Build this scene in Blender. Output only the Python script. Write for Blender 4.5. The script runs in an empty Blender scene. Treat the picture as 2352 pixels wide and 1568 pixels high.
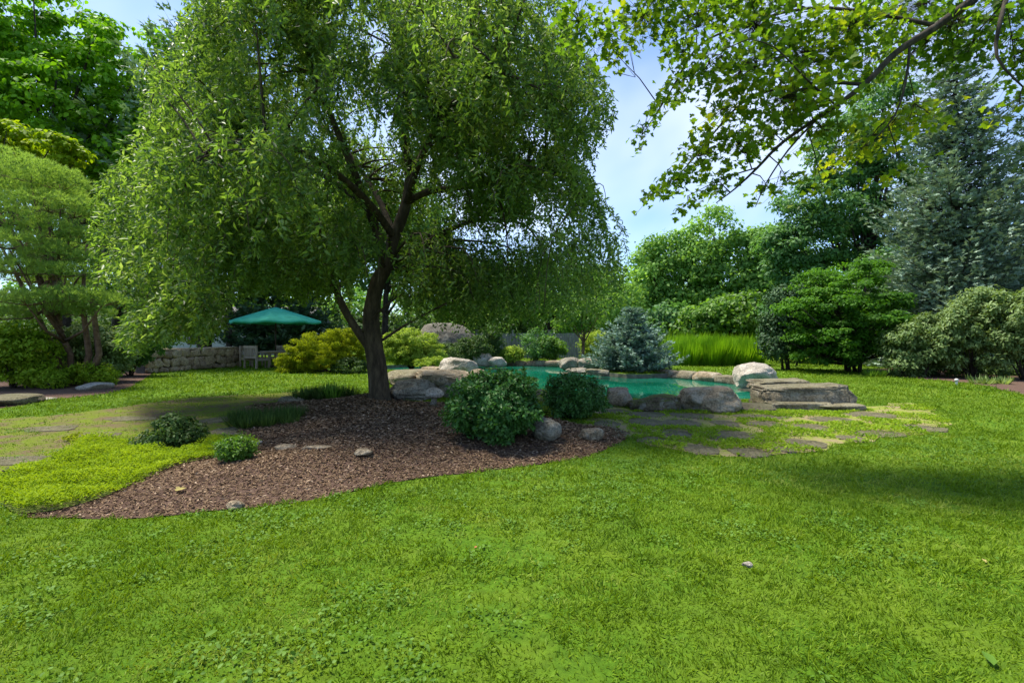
import bpy, math, random
import numpy as np
from mathutils import Vector, noise as mn
from mathutils.geometry import delaunay_2d_cdt
random.seed(7); rng = np.random.default_rng(7)
SC = bpy.context.scene; COL = SC.collection
F = 1176.0; HX = 1176.0; HY = 767.0; CZ = 1.5
def W(px, py, Y): return np.array([(px-HX)/F*Y, Y, CZ-(py-HY)/F*Y])
def G(px, py, z=0.0):
    Y = (CZ-z)*F/(py-HY); return np.array([(px-HX)/F*Y, Y, z])
def nrm(a): return a/np.maximum(np.linalg.norm(a, axis=-1, keepdims=True), 1e-9)
def rdir(n): return nrm(rng.normal(size=(n, 3)))

# ------------------------------------------------------------ materials
def newmat(name):
    m = bpy.data.materials.new(name); m.use_nodes = True
    nt = m.node_tree; nt.nodes.clear()
    out = nt.nodes.new('ShaderNodeOutputMaterial')
    return m, nt, out
def ramp(nt, fac, cols, interp='LINEAR'):
    r = nt.nodes.new('ShaderNodeValToRGB'); r.color_ramp.interpolation = interp
    els = r.color_ramp.elements
    while len(els) < len(cols): els.new(0.5)
    for e, (p, c) in zip(els, cols): e.position = p; e.color = (*c, 1)
    nt.links.new(fac, r.inputs[0]); return r.outputs[0]
def noise_n(nt, scale, detail=4, rough=0.6, vec=None, dist=0.0):
    n = nt.nodes.new('ShaderNodeTexNoise'); n.inputs['Scale'].default_value = scale
    n.inputs['Detail'].default_value = detail; n.inputs['Roughness'].default_value = rough
    n.inputs['Distortion'].default_value = dist
    if vec is None:
        tc = nt.nodes.new('ShaderNodeTexCoord'); vec = tc.outputs['Object']
    nt.links.new(vec, n.inputs['Vector']); return n.outputs['Fac']
def mixc(nt, fac, a, b, mode='MIX'):
    m = nt.nodes.new('ShaderNodeMix'); m.data_type = 'RGBA'; m.blend_type = mode
    for sock, v in ((m.inputs[0], fac), (m.inputs[6], a), (m.inputs[7], b)):
        if isinstance(v, (int, float)): sock.default_value = v
        elif isinstance(v, tuple): sock.default_value = (*v, 1)
        else: nt.links.new(v, sock)
    return m.outputs[2]
def maths(nt, op, a, b=0.5):
    m = nt.nodes.new('ShaderNodeMath'); m.operation = op
    for sock, v in ((m.inputs[0], a), (m.inputs[1], b)):
        if isinstance(v, (int, float)): sock.default_value = v
        else: nt.links.new(v, sock)
    return m.outputs[0]
def bump(nt, h, strength=0.5, dist=0.02):
    b = nt.nodes.new('ShaderNodeBump'); b.inputs['Strength'].default_value = strength
    b.inputs['Distance'].default_value = dist; nt.links.new(h, b.inputs['Height']); return b.outputs[0]
def princ(nt, out, col, rough=0.8, normal=None, spec=0.3):
    p = nt.nodes.new('ShaderNodeBsdfPrincipled')
    if isinstance(col, tuple): p.inputs['Base Color'].default_value = (*col, 1)
    else: nt.links.new(col, p.inputs['Base Color'])
    if isinstance(rough, (int, float)): p.inputs['Roughness'].default_value = rough
    else: nt.links.new(rough, p.inputs['Roughness'])
    p.inputs['Specular IOR Level'].default_value = spec
    if normal is not None: nt.links.new(normal, p.inputs['Normal'])
    nt.links.new(p.outputs[0], out.inputs[0]); return p
def leafmat(name, cols, trans=0.4, gloss=0.35, rough=0.45, nscale=0.5, nmix=0.5, tboost=1.6):
    m, nt, out = newmat(name)
    at = nt.nodes.new('ShaderNodeAttribute'); at.attribute_name = 'rnd'
    nz = noise_n(nt, nscale, 3)
    f = maths(nt, 'ADD', maths(nt, 'MULTIPLY', at.outputs['Fac'], 1-nmix),
              maths(nt, 'MULTIPLY', maths(nt, 'SUBTRACT', maths(nt, 'MULTIPLY', nz, 2.4), 0.7), nmix))
    k = len(cols); c = ramp(nt, f, [(0.08+0.84*i/(k-1), cc) for i, cc in enumerate(cols)])
    p = nt.nodes.new('ShaderNodeBsdfPrincipled'); nt.links.new(c, p.inputs['Base Color'])
    p.inputs['Roughness'].default_value = rough+.1; p.inputs['Specular IOR Level'].default_value = gloss*.6
    t = nt.nodes.new('ShaderNodeBsdfTranslucent')
    tc = mixc(nt, 1.0, c, (tboost*1.15, tboost*1.1, tboost*0.5), 'MULTIPLY'); nt.links.new(tc, t.inputs[0])
    mx = nt.nodes.new('ShaderNodeMixShader'); mx.inputs[0].default_value = trans
    nt.links.new(p.outputs[0], mx.inputs[1]); nt.links.new(t.outputs[0], mx.inputs[2])
    nt.links.new(mx.outputs[0], out.inputs[0]); return m
def rockmat(name, cols, moss=0.0, scale=3.0, lichen=0.5):
    m, nt, out = newmat(name)
    n1 = noise_n(nt, scale, 8, 0.7); n2 = noise_n(nt, scale*9, 6, 0.7); n3 = noise_n(nt, scale*1.7, 5, 0.6, dist=1.0)
    k = len(cols)
    c = ramp(nt, n1, [(0.3+0.4*i/(k-1), cc) for i, cc in enumerate(cols)])
    c = mixc(nt, ramp(nt, n2, [(0.40, (0, 0, 0)), (0.58, (1, 1, 1))]), mixc(nt, 1.0, c, (.62, .6, .56), 'MULTIPLY'), mixc(nt, 1.0, c, (1.4, 1.35, 1.25), 'MULTIPLY'))
    c = mixc(nt, maths(nt, 'MULTIPLY', ramp(nt, n3, [(0.52, (0, 0, 0)), (0.62, (1, 1, 1))]), lichen), c, (0.34, 0.34, 0.29))
    n4 = noise_n(nt, scale*2.3, 5, 0.7, dist=0.6)
    c = mixc(nt, maths(nt, 'MULTIPLY', ramp(nt, n4, [(0.6, (0, 0, 0)), (0.68, (1, 1, 1))]), 0.6), c, (0.06, 0.055, 0.045))
    if moss > 0:
        g = nt.nodes.new('ShaderNodeNewGeometry'); s = nt.nodes.new('ShaderNodeSeparateXYZ'); nt.links.new(g.outputs['Normal'], s.inputs[0])
        mm = maths(nt, 'MULTIPLY', maths(nt, 'ADD', s.outputs[2], 0.1), noise_n(nt, scale*1.4, 4))
        c = mixc(nt, maths(nt, 'MULTIPLY', ramp(nt, mm, [(0.32, (0, 0, 0)), (0.5, (1, 1, 1))]), moss), c, (0.09, 0.11, 0.02))
    h = maths(nt, 'ADD', n1, maths(nt, 'MULTIPLY', n2, 0.45))
    princ(nt, out, c, 0.9, bump(nt, h, 1.0, 0.09), 0.2); return m
def simplemat(name, cols, scale=8, rough=0.7, bs=0.3, bd=0.01, vec_scale=None, spec=0.3):
    m, nt, out = newmat(name); vec = None
    if vec_scale:
        tc = nt.nodes.new('ShaderNodeTexCoord'); mp = nt.nodes.new('ShaderNodeMapping'); mp.inputs['Scale'].default_value = vec_scale
        nt.links.new(tc.outputs['Object'], mp.inputs[0]); vec = mp.outputs[0]
    n = noise_n(nt, scale, 6, 0.65, vec)
    k = len(cols); c = ramp(nt, n, [(0.3+0.4*i/(k-1), cc) for i, cc in enumerate(cols)])
    princ(nt, out, c, rough, bump(nt, n, bs, bd), spec); return m

# ------------------------------------------------------------ objects
def link(o, parent=None):
    COL.objects.link(o)
    if parent is not None: o.parent = parent
    return o
def tag(o, label=None, cat=None, group=None, kind=None):
    if label: o['label'] = label
    if cat: o['category'] = cat
    if group: o['group'] = group
    if kind: o['kind'] = kind
    return o
def thing(name, label, cat, loc, group=None):
    o = bpy.data.objects.new(name, None); o.empty_display_size = 0.2; o.location = [float(v) for v in loc]
    COL.objects.link(o); return tag(o, label, cat, group)
def ploc(parent): return np.array(parent.location) if parent is not None else np.zeros(3)
class MB:
    def __init__(s): s.v = []; s.f = []; s.n = 0
    def add(s, V, Fs):
        s.v.append(np.asarray(V, float)); s.f += [tuple(i+s.n for i in f) for f in Fs]; s.n += len(V)
    def box(s, c, sz, rz=0.0, tilt=None):
        c = np.array(c, float); h = np.array(sz, float)/2
        V = np.array([[x, y, z] for x in (-1, 1) for y in (-1, 1) for z in (-1, 1)])*h
        if tilt is not None:
            ct, st = math.cos(tilt), math.sin(tilt); V = np.stack([V[:, 0], V[:, 1]*ct-V[:, 2]*st, V[:, 1]*st+V[:, 2]*ct], 1)
        cz, sz_ = math.cos(rz), math.sin(rz); V = np.stack([V[:, 0]*cz-V[:, 1]*sz_, V[:, 0]*sz_+V[:, 1]*cz, V[:, 2]], 1)
        s.add(V+c, [(0, 1, 3, 2), (4, 6, 7, 5), (0, 4, 5, 1), (2, 3, 7, 6), (0, 2, 6, 4), (1, 5, 7, 3)])
    def tube(s, pts, rad, sides=8, wob=0.0, close=True):
        pts = np.array(pts, float); n = len(pts)
        T = nrm(np.gradient(pts, axis=0)); ref = np.array([0.31, 0.95, 0.05]); V = []
        for i in range(n):
            a = np.cross(T[i], ref); a /= max(np.linalg.norm(a), 1e-6); b = np.cross(T[i], a)
            for k in range(sides):
                an = 2*math.pi*k/sides; r = rad[i]
                if wob:
                    q = pts[i]*2.1+np.array([math.cos(an), math.sin(an), 0])*1.3
                    r *= 1+wob*(mn.noise(Vector(q))+0.6*mn.noise(Vector(q*3.1)))
                V.append(pts[i]+r*(a*math.cos(an)+b*math.sin(an)))
        Fs = [(i*sides+k, i*sides+(k+1) % sides, (i+1)*sides+(k+1) % sides, (i+1)*sides+k) for i in range(n-1) for k in range(sides)]
        if close: Fs += [tuple(range(sides))[::-1], tuple((n-1)*sides+k for k in range(sides))]
        s.add(V, Fs)
    def build(s, name, mat, parent=None, smooth=True, origin=None):
        o0 = ploc(parent) if origin is None else np.array(origin, float)
        me = bpy.data.meshes.new(name); V = np.concatenate(s.v)-o0
        me.from_pydata(V.tolist(), [], s.f); me.materials.append(mat)
        if smooth: me.shade_smooth()
        me.update(); o = bpy.data.objects.new(name, me)
        if origin is not None and parent is None: o.location = [float(v) for v in o0]
        return link(o, parent)
def raw_mesh(name, V, loops, sizes, mat, parent=None, rnd=None, origin=None):
    o0 = ploc(parent) if origin is None else np.array(origin, float)
    me = bpy.data.meshes.new(name); V = (V-o0).astype(np.float32)
    me.vertices.add(len(V)); me.vertices.foreach_set('co', V.ravel())
    me.loops.add(len(loops)); me.loops.foreach_set('vertex_index', loops.astype(np.int32))
    me.polygons.add(len(sizes)); st = np.concatenate([[0], np.cumsum(sizes)[:-1]]).astype(np.int32)
    me.polygons.foreach_set('loop_start', st)
    me.update(calc_edges=True)
    if rnd is not None:
        a = me.attributes.new('rnd', 'FLOAT', 'FACE'); a.data.foreach_set('value', rnd.astype(np.float32))
    me.materials.append(mat); o = bpy.data.objects.new(name, me)
    if origin is not None and parent is None: o.location = [float(v) for v in o0]
    return link(o, parent)
T_DIA = (np.array([[0, 0, 0], [.45, -.5, .10], [.45, .5, .10], [1, 0, -.06]]), [(0, 1, 3), (0, 3, 2)])
T_OVAL = (np.array([[0, 0, 0], [.28, -.42, .06], [.65, -.38, .04], [1, 0, -.1], [.65, .38, .04], [.28, .42, .06], [.5, 0, 0]]), [(0, 1, 2, 6), (6, 2, 3), (6, 3, 4), (0, 6, 4, 5)])
_ml = [(0, 0), (.10, -.30), (.22, -.22), (.30, -.62), (.46, -.40), (.55, -.56), (.60, -.20), (.80, -.22), (1, 0), (.80, .22), (.60, .20), (.55, .56), (.46, .40), (.30, .62), (.22, .22), (.10, .30)]
T_MAPLE = (np.array([[u, v, .25*abs(v)-.12*u*u] for u, v in _ml]), [tuple([0]+list(range(1, 9))), tuple([0]+list(range(8, 16)))])
T_NEED = (np.array([[0, -.5, 0], [0, .5, 0], [1, 0, .02]]), [(0, 1, 2)])
T_BLADE = (np.array([[0, -.5, 0], [0, .5, 0], [.55, .38, .06], [.55, -.38, .06], [1, 0, -.12]]), [(0, 1, 2, 3), (3, 2, 4)])
T_ARCH = (np.array([[0, -.5, 0], [0, .5, 0], [.4, .45, .0], [.4, -.45, .0], [.78, .3, -.10], [.78, -.3, -.10], [1, 0, -.32]]), [(0, 1, 2, 3), (3, 2, 4, 5), (5, 4, 6)])
T_SPRAY = (np.array([[0, 0, 0], [.3, -.5, 0], [.35, -.12, .03], [.6, -.4, 0], [.62, -.08, .03], [1, 0, 0], [.62, .08, .03], [.6, .4, 0], [.35, .12, .03], [.3, .5, 0]]), [(0, 1, 2), (0, 2, 8), (0, 8, 9), (2, 3, 4), (2, 4, 6, 8), (8, 6, 7), (4, 5, 6)])
def cards(name, P, D, N, L, Wd, tm, mat, parent=None, rnd=None, origin=None):
    tv, tf = tm; n = len(P); D = nrm(D); S = np.cross(D, N); S = nrm(S); N2 = np.cross(S, D)
    L = np.broadcast_to(L, (n,)); Wd = np.broadcast_to(Wd, (n,))
    V = P[:, None, :] + D[:, None, :]*(tv[None, :, 0:1]*L[:, None, None]) + S[:, None, :]*(tv[None, :, 1:2]*Wd[:, None, None]) + N2[:, None, :]*(tv[None, :, 2:3]*L[:, None, None])
    k = len(tv); fl = np.concatenate([np.array(f) for f in tf]); fs = np.array([len(f) for f in tf])
    loops = (np.arange(n)[:, None]*k+fl[None, :]).ravel(); sizes = np.tile(fs, n)
    if rnd is None: rnd = rng.random(n)
    return raw_mesh(name, V.reshape(-1, 3), loops, sizes, mat, parent, np.repeat(rnd, len(tf)), origin)
def pip(x, y, poly):
    poly = np.array(poly, float)[:, :2]; ins = np.zeros(len(x), bool); n = len(poly); j = n-1
    for i in range(n):
        xi, yi = poly[i]; xj, yj = poly[j]
        c = ((yi > y) != (yj > y)) & (x < (xj-xi)*(y-yi)/((yj-yi) if yj != yi else 1e-9)+xi); ins ^= c; j = i
    return ins
def pdist(x, y, poly):
    poly = np.array(poly, float)[:, :2]; d = np.full(len(x), 1e9); n = len(poly); P = np.stack([x, y], 1)
    for i in range(n):
        a = poly[i]; b = poly[(i+1) % n]; ab = b-a; t = np.clip(((P-a)@ab)/max(ab@ab, 1e-9), 0, 1)
        d = np.minimum(d, np.linalg.norm(P-(a+t[:, None]*ab), axis=1))
    return d
def smooth_poly(pts, n=4, closed=True):
    pts = [np.array(p, float) for p in pts]; out = []; m = len(pts); R = range(m) if closed else range(m-1)
    for i in R:
        if closed: p0, p1, p2, p3 = pts[i-1], pts[i], pts[(i+1) % m], pts[(i+2) % m]
        else: p0, p1, p2, p3 = pts[max(i-1, 0)], pts[i], pts[i+1], pts[min(i+2, m-1)]
        for k in range(n):
            t = k/n; out.append(0.5*((2*p1)+(-p0+p2)*t+(2*p0-5*p1+4*p2-p3)*t*t+(-p0+3*p1-3*p2+p3)*t**3))
    if not closed: out.append(pts[-1])
    return np.array(out)
def ragged(poly, amp=0.04):
    q = np.array(poly, float).copy()
    for i in range(len(q)):
        v = Vector((q[i][0]*1.7, q[i][1]*1.7, 3.1)); q[i][0] += amp*mn.noise(v)*2; q[i][1] += amp*mn.noise(v+Vector((9, 4, 2)))*2
    return q
def sheet(name, poly, zf, mat, step=0.35, kind='structure', label=None):
    poly = np.array(poly)[:, :2]; x0, y0 = poly.min(0); x1, y1 = poly.max(0)
    gx, gy = np.meshgrid(np.arange(x0, x1, step), np.arange(y0, y1, step)); gx = gx.ravel()+rng.uniform(-.1, .1, gx.size)*step; gy = gy.ravel()+rng.uniform(-.1, .1, gy.size)*step
    k = pip(gx, gy, poly) & (pdist(gx, gy, poly) > step*0.5); gx, gy = gx[k], gy[k]
    vs = [Vector(p) for p in poly]+[Vector((a, b)) for a, b in zip(gx, gy)]; n = len(poly)
    r = delaunay_2d_cdt(vs, [(i, (i+1) % n) for i in range(n)], [], 1, 1e-6)
    X = np.array([v[:] for v in r[0]]); Z = zf(X[:, 0], X[:, 1])
    mb = MB(); mb.add(np.column_stack([X, Z]), [tuple(f) for f in r[2]])
    o = mb.build(name, mat); 
    for p in o.data.polygons:
        break
    return tag(o, label, None, None, kind)

# ------------------------------------------------------------ ground layout
bed_px = [(40, 1185), (170, 1192), (330, 1190), (500, 1172), (700, 1152), (900, 1108), (1100, 1083), (1250, 1065), (1370, 1040), (1425, 1015), (1440, 997), (1400, 985), (1330, 975), (1240, 955), (1100, 935), (1010, 925), (930, 922), (870, 905), (800, 910), (700, 922), (570, 935), (546, 985), (560, 1012), (540, 1040), (430, 1058), (330, 1095), (200, 1145), (90, 1170)]
bed = ragged(smooth_poly([G(*p)[:2] for p in bed_px], 8), 0.035)
moss_px = [(0, 1165), (-60, 1150), (10, 1110), (60, 1085), (140, 1050), (200, 1018), (280, 1012), (330, 1036), (430, 1042), (500, 1018), (560, 1010), (575, 1045), (500, 1056), (400, 1072), (330, 1105), (230, 1146), (130, 1174), (40, 1180)]
mossp = ragged(smooth_poly([G(*p)[:2] for p in moss_px], 5), 0.05)
lpath_px = [(-400, 975), (0, 962), (200, 945), (430, 915), (600, 905), (760, 895), (800, 908), (700, 922), (570, 935), (546, 985), (556, 1010), (500, 1016), (430, 1040), (330, 1034), (280, 1010), (200, 1014), (140, 1048), (60, 1082), (-300, 1110)]
lpath = ragged(smooth_poly([G(*p)[:2] for p in lpath_px], 4), 0.06)
rpath_px = [(1345, 975), (1385, 937), (1500, 944), (1700, 946), (1790, 932), (1960, 936), (2090, 925), (2160, 955), (2175, 985), (2050, 1005), (1900, 1024), (1760, 1052), (1600, 1044), (1490, 1022), (1442, 1000), (1400, 985)]
rpath = ragged(smooth_poly([G(*p)[:2] for p in rpath_px], 5), 0.12)
lbed_px = [(-500, 990), (0, 937), (90, 921), (180, 912), (255, 902), (310, 884), (338, 866), (350, 852), (300, 838), (0, 835), (-900, 835), (-1500, 900)]
lbed = ragged(smooth_poly([G(*p)[:2] for p in lbed_px], 4), 0.06)
rbed_px = [(1990, 858), (2060, 866), (2150, 873), (2250, 884), (2352, 908), (2500, 940), (3200, 940), (3000, 850), (2400, 838), (2050, 845)]
rbed = ragged(smooth_poly([G(*p)[:2] for p in rbed_px], 4), 0.06)
WZ = -0.16
pool_px = [(890, 846), (1000, 841), (1100, 838), (1200, 837), (1290, 841), (1350, 856), (1400, 865), (1460, 869), (1520, 867), (1560, 866), (1640, 873), (1700, 884), (1760, 895), (1800, 908), (1780, 926), (1700, 932), (1560, 932), (1450, 930), (1390, 925), (1300, 915), (1200, 900), (1120, 885), (1060, 868), (960, 860), (890, 856)]
pool = smooth_poly([G(p[0], p[1], WZ)[:2] for p in pool_px], 3)
def bedh(x, y):
    d = pdist(x, y, bed); ins = pip(x, y, bed); t = np.clip(d/1.3, 0, 1); t = t*t*(3-2*t)
    return np.where(ins, 0.006+0.11*t, 0.0)
def gz(x, y): return float(bedh(np.array([x]), np.array([y]))[0])
def GB(px, py):
    p = G(px, py)
    for _ in range(3): z = gz(p[0], p[1]); p = G(px, py, z)
    return p

# ground material: lawn soil/turf
m_lawn, nt, out = newmat('turf')
n1 = noise_n(nt, 0.35, 4); n2 = noise_n(nt, 14, 8, 0.75); n3 = noise_n(nt, 1.6, 5)
c = ramp(nt, n2, [(0.3, (0.025, 0.06, 0.004)), (0.5, (0.06, 0.13, 0.007)), (0.7, (0.10, 0.20, 0.012))])
c = mixc(nt, ramp(nt, n3, [(0.45, (0, 0, 0)), (0.7, (.45, .45, .45))]), c, (0.17, 0.22, 0.018))
c = mixc(nt, ramp(nt, n1, [(0.5, (0, 0, 0)), (0.75, (.3, .3, .3))]), c, (0.16, 0.20, 0.03))
princ(nt, out, c, 0.95, bump(nt, n2, 0.8, 0.03), 0.1)
def path_mat(name, dirt, green, lo, hi, lim):
    m, nt, out = newmat(name)
    a = noise_n(nt, 1.3, 8, 0.7, dist=0.8); b = noise_n(nt, 30, 6, 0.7); d = noise_n(nt, 4.5, 6, 0.7)
    base = mixc(nt, b, tuple(v*0.7 for v in dirt), tuple(v*1.3 for v in dirt))
    gr = mixc(nt, b, tuple(v*0.6 for v in green), lim)
    f = maths(nt, 'ADD', maths(nt, 'MULTIPLY', a, 0.6), maths(nt, 'MULTIPLY', d, 0.4))
    c = mixc(nt, ramp(nt, f, [(lo, (0, 0, 0)), (hi, (1, 1, 1))]), base, gr)
    princ(nt, out, c, 0.95, bump(nt, maths(nt, 'ADD', b, f), 0.8, 0.03), 0.1); return m
m_rpath = path_mat('mossy_stone_dust', (0.26, 0.20, 0.12), (0.16, 0.22, 0.02), 0.44, 0.56, (0.26, 0.34, 0.03))
m_lpath = path_mat('worn_mossy_turf', (0.125, 0.092, 0.052), (0.09, 0.13, 0.012), 0.44, 0.54, (0.18, 0.23, 0.02))
m_mulch, nt, out = newmat('bark_mulch_soil')
b = noise_n(nt, 45, 6, 0.8); a = noise_n(nt, 2, 4)
c = ramp(nt, b, [(0.3, (0.06, 0.036, 0.026)), (0.5, (0.13, 0.083, 0.062)), (0.72, (0.21, 0.145, 0.11))])
c = mixc(nt, maths(nt, 'MULTIPLY', a, 0.4), c, (0.09, 0.05, 0.034)); princ(nt, out, c, 0.95, bump(nt, b, 1.0, 0.03), 0.1)
m_water, nt, out = newmat('green_pool_water')
w = noise_n(nt, 2.2, 3, 0.5); w2 = noise_n(nt, 0.35, 3)
c = mixc(nt, ramp(nt, w2, [(.35, (0, 0, 0)), (.65, (1, 1, 1))]), (0.002, 0.075, 0.042), (0.006, 0.17, 0.10)); princ(nt, out, c, 0.02, bump(nt, w, 0.10, 0.012), 0.6)
m_basin = simplemat('pool_basin_concrete', [(0.05, 0.07, 0.05), (0.12, 0.12, 0.09), (0.2, 0.19, 0.15)], 5, 0.9, 0.6, 0.03)

# ground sheet with the pool cut out
ox, oy = 160.0, 190.0
outer = [(-ox, -40), (ox, -40), (ox, oy), (-ox, oy)]
vs = [Vector(p) for p in outer]+[Vector(p) for p in pool]; n = len(pool)
gx, gy = np.meshgrid(np.arange(-30, 31, 1.0), np.arange(-2, 50, 1.0)); gx = gx.ravel(); gy = gy.ravel()
k = (pdist(gx, gy, pool) > 0.4)
vs += [Vector((a, b)) for a, b in zip(gx[k], gy[k])]
ed = [(0, 1), (1, 2), (2, 3), (3, 0)]+[(4+i, 4+(i+1) % n) for i in range(n)]
r = delaunay_2d_cdt(vs, ed, [], 0, 1e-6); X = np.array([v[:] for v in r[0]]); tris = [tuple(f) for f in r[2]]
cen = np.array([X[list(t)].mean(0) for t in tris]); keep = ~pip(cen[:, 0], cen[:, 1], pool)
mb = MB(); mb.add(np.column_stack([X, np.zeros(len(X))]), [t for t, kk in zip(tris, keep) if kk])
tag(mb.build('lawn_ground', m_lawn), kind='structure')
mb = MB(); a = np.column_stack([pool, np.full(n, -0.0)]); cpt = pool.mean(0); inn = cpt+(pool-cpt)*0.97
b_ = np.column_stack([inn, np.full(n, -1.6)]); mb.add(np.concatenate([a, b_]), [(i, (i+1) % n, n+(i+1) % n, n+i) for i in range(n)]+[tuple(range(n, 2*n))])
tag(mb.build('pool_basin', m_basin, smooth=False), kind='structure')
sheet('pool_water', cpt+(pool-cpt)*1.004, lambda x, y: np.full(len(x), WZ), m_water, 1.5)
sheet('mulch_bed', bed, lambda x, y: bedh(x, y)+0.004, m_mulch, 0.3)
sheet('flagstone_path', rpath, lambda x, y: np.full(len(x), 0.008), m_rpath, 0.5)
sheet('worn_path', lpath, lambda x, y: np.full(len(x), 0.006), m_lpath, 0.6)
sheet('mulch_border', lbed, lambda x, y: np.full(len(x), 0.010), m_mulch, 0.8)
sheet('mulch_border', rbed, lambda x, y: np.full(len(x), 0.010), m_mulch, 0.8)
sheet('moss_ground', mossp, lambda x, y: np.maximum(bedh(x, y), 0)+0.014, simplemat('moss_soil', [(0.06, 0.08, 0.01), (0.12, 0.16, 0.015)], 12, 0.95), 0.3)

# ------------------------------------------------------------ grass
m_grass = leafmat('grass_blades', [(0.055, 0.110, 0.005), (0.108, 0.190, 0.007), (0.150, 0.245, 0.010), (0.25, 0.31, 0.05)], 0.3, 0.25, 0.5, 0.9, 0.35, 1.25)
def noise2(x, y, s, seed=0.0):
    # cheap value noise, vectorised
    xi = np.floor(x*s).astype(int); yi = np.floor(y*s).astype(int); fx = x*s-xi; fy = y*s-yi; fx = fx*fx*(3-2*fx); fy = fy*fy*(3-2*fy)
    def h(a, b): v = np.sin(a*127.1+b*311.7+seed*17.3)*43758.5453; return v-np.floor(v)
    return (h(xi, yi)*(1-fx)+h(xi+1, yi)*fx)*(1-fy)+(h(xi, yi+1)*(1-fx)+h(xi+1, yi+1)*fx)*fy
def scatter(y0, y1, dens, margin=1.5):
    """points on the ground between two distances, spread over the width the lens takes in"""
    area = 0.5*((2.1*y0+2*margin)+(2.1*y1+2*margin))*(y1-y0); n = int(area*dens)
    y = rng.uniform(y0, y1, int(n*1.7)); hw = 1.05*y+margin; x = rng.uniform(-1, 1, len(y))*(1.05*y1+margin)
    k = np.abs(x) < hw; return x[k], y[k]
xs, ys, ls, ws = [], [], [], []
for (y0, y1, d, L, w_) in ((1.4, 3.0, 4300, 0.030, 0.0062), (3.0, 5.0, 2900, 0.034, 0.0080), (5, 8, 1300, 0.040, 0.011), (8, 12, 560, 0.045, 0.014), (12, 18, 230, 0.058, 0.022), (18, 34, 75, 0.065, 0.045)):
    x, y = scatter(y0, y1, d); xs.append(x); ys.append(y); ls.append(np.full(len(x), L)); ws.append(np.full(len(x), w_))
x = np.concatenate(xs); y = np.concatenate(ys); L = np.concatenate(ls); w_ = np.concatenate(ws)
jx = x+(noise2(x, y, 7, 2)-.5)*.12; jy = y+(noise2(x, y, 7, 5)-.5)*.12
ok = ~(pip(jx, jy, bed) | pip(x, y, pool) | pip(jx, jy, lbed) | pip(jx, jy, rbed) | pip(jx, jy, mossp))
ok &= pdist(x, y, pool) > 0.15
inr = pip(x, y, rpath); inl = pip(x, y, lpath); u = rng.random(len(x))
ok &= ~(inr & (u > np.clip((noise2(x, y, 2.2, 9)-.40)*1.8, 0, .6))) & ~(inl & (u > np.clip((noise2(x*.5, y, 2.2, 4)-.12)*1.3, 0, .75)))
thin = (noise2(x, y, .8, 61)*.6+noise2(x, y, 3.1, 62)*.4); ok &= ~((thin > .70) & (u < .55)); x, y, L, w_, inl = x[ok], y[ok], L[ok], w_[ok], inl[ok]; n = len(x)
tall = 0.5+1.5*noise2(x, y, 9, 1)*(.5+.7*noise2(x, y, 2.1, 3))
L = L*tall*rng.uniform(.6, 1.3, n)*np.where(inl, .6, 1)
az = rng.uniform(0, 2*math.pi, n)*0.6+noise2(x, y, 6, 6)*8; lean = rng.uniform(.25, 1.25, n)
D = np.column_stack([np.cos(az)*np.sin(lean), np.sin(az)*np.sin(lean), np.cos(lean)])
rn = np.clip(0.55*rng.random(n)+0.35*noise2(x, y, 0.7, 8)+0.45*noise2(x, y, 8, 8)-.18, 0, 1)
rn = np.where(noise2(x, y, 2.5, 11)*noise2(x, y, 0.9, 12) > .62, rn+.3, rn)
N0 = nrm(np.column_stack([rng.normal(size=n)*.9, rng.normal(size=n)*.9, np.ones(n)]))
tag(cards('lawn_grass', np.column_stack([x, y, np.full(n, -.003)]), D, N0, L, w_, T_BLADE, m_grass, None, rn), kind='stuff')
print('grass', n)
# clover and broad leaves in the turf
m_clover = leafmat('clover_leaf', [(0.06, 0.14, 0.012), (0.10, 0.20, 0.02), (0.14, 0.25, 0.04)], 0.3, 0.3, 0.5, 1.0, 0.3, 1.2)
x, y = scatter(1.4, 8, 900); k = (noise2(x, y, 1.1, 21)*noise2(x, y, 4.5, 22)+.12*rng.random(len(x)) > .44) & ~pip(x, y, bed) & ~pip(x, y, mossp) & ~pip(x, y, rpath); x, y = x[k], y[k]; n = len(x)
az = rng.uniform(0, 6.3, n); D = np.column_stack([np.cos(az), np.sin(az), rng.uniform(.0, .7, n)])
tag(cards('clover', np.column_stack([x, y, rng.uniform(.012, .034, n)]), D, nrm(rng.normal(size=(n, 3))*.4+[0, 0, 1]), rng.uniform(.015, .032, n), rng.uniform(.012, .024, n), T_OVAL, m_clover), kind='stuff')
# bark chips on the beds
m_chip, nt, out = newmat('bark_chip'); at = nt.nodes.new('ShaderNodeAttribute'); at.attribute_name = 'rnd'
princ(nt, out, ramp(nt, at.outputs['Fac'], [(0.0, (0.085, 0.050, 0.028)), (0.5, (0.165, 0.108, 0.062)), (0.9, (0.23, 0.158, 0.095)), (0.99, (0.38, 0.28, 0.19))]), 0.9, None, 0.15)
bx0, by0 = bed.min(0); bx1, by1 = bed.max(0); n = 150000; x = rng.uniform(bx0, bx1, n); y = rng.uniform(by0, by1, n)
k = pip(x, y, bed) & (rng.random(n) < np.clip(6.0/y, .25, 1)); x, y = x[k], y[k]
z = bedh(x, y); n = len(x); az = rng.uniform(0, 6.3, n); D = np.column_stack([np.cos(az), np.sin(az), rng.uniform(-.25, .45, n)])
s = rng.uniform(.6, 1.5, n)*np.clip(y/6, .8, 2)
tag(cards('bark_chips', np.column_stack([x, y, z+.009]), D, nrm(rng.normal(size=(n, 3))*.35+[0, 0, 1]), .038*s, .014*s, T_DIA, m_chip), kind='stuff')
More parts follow.
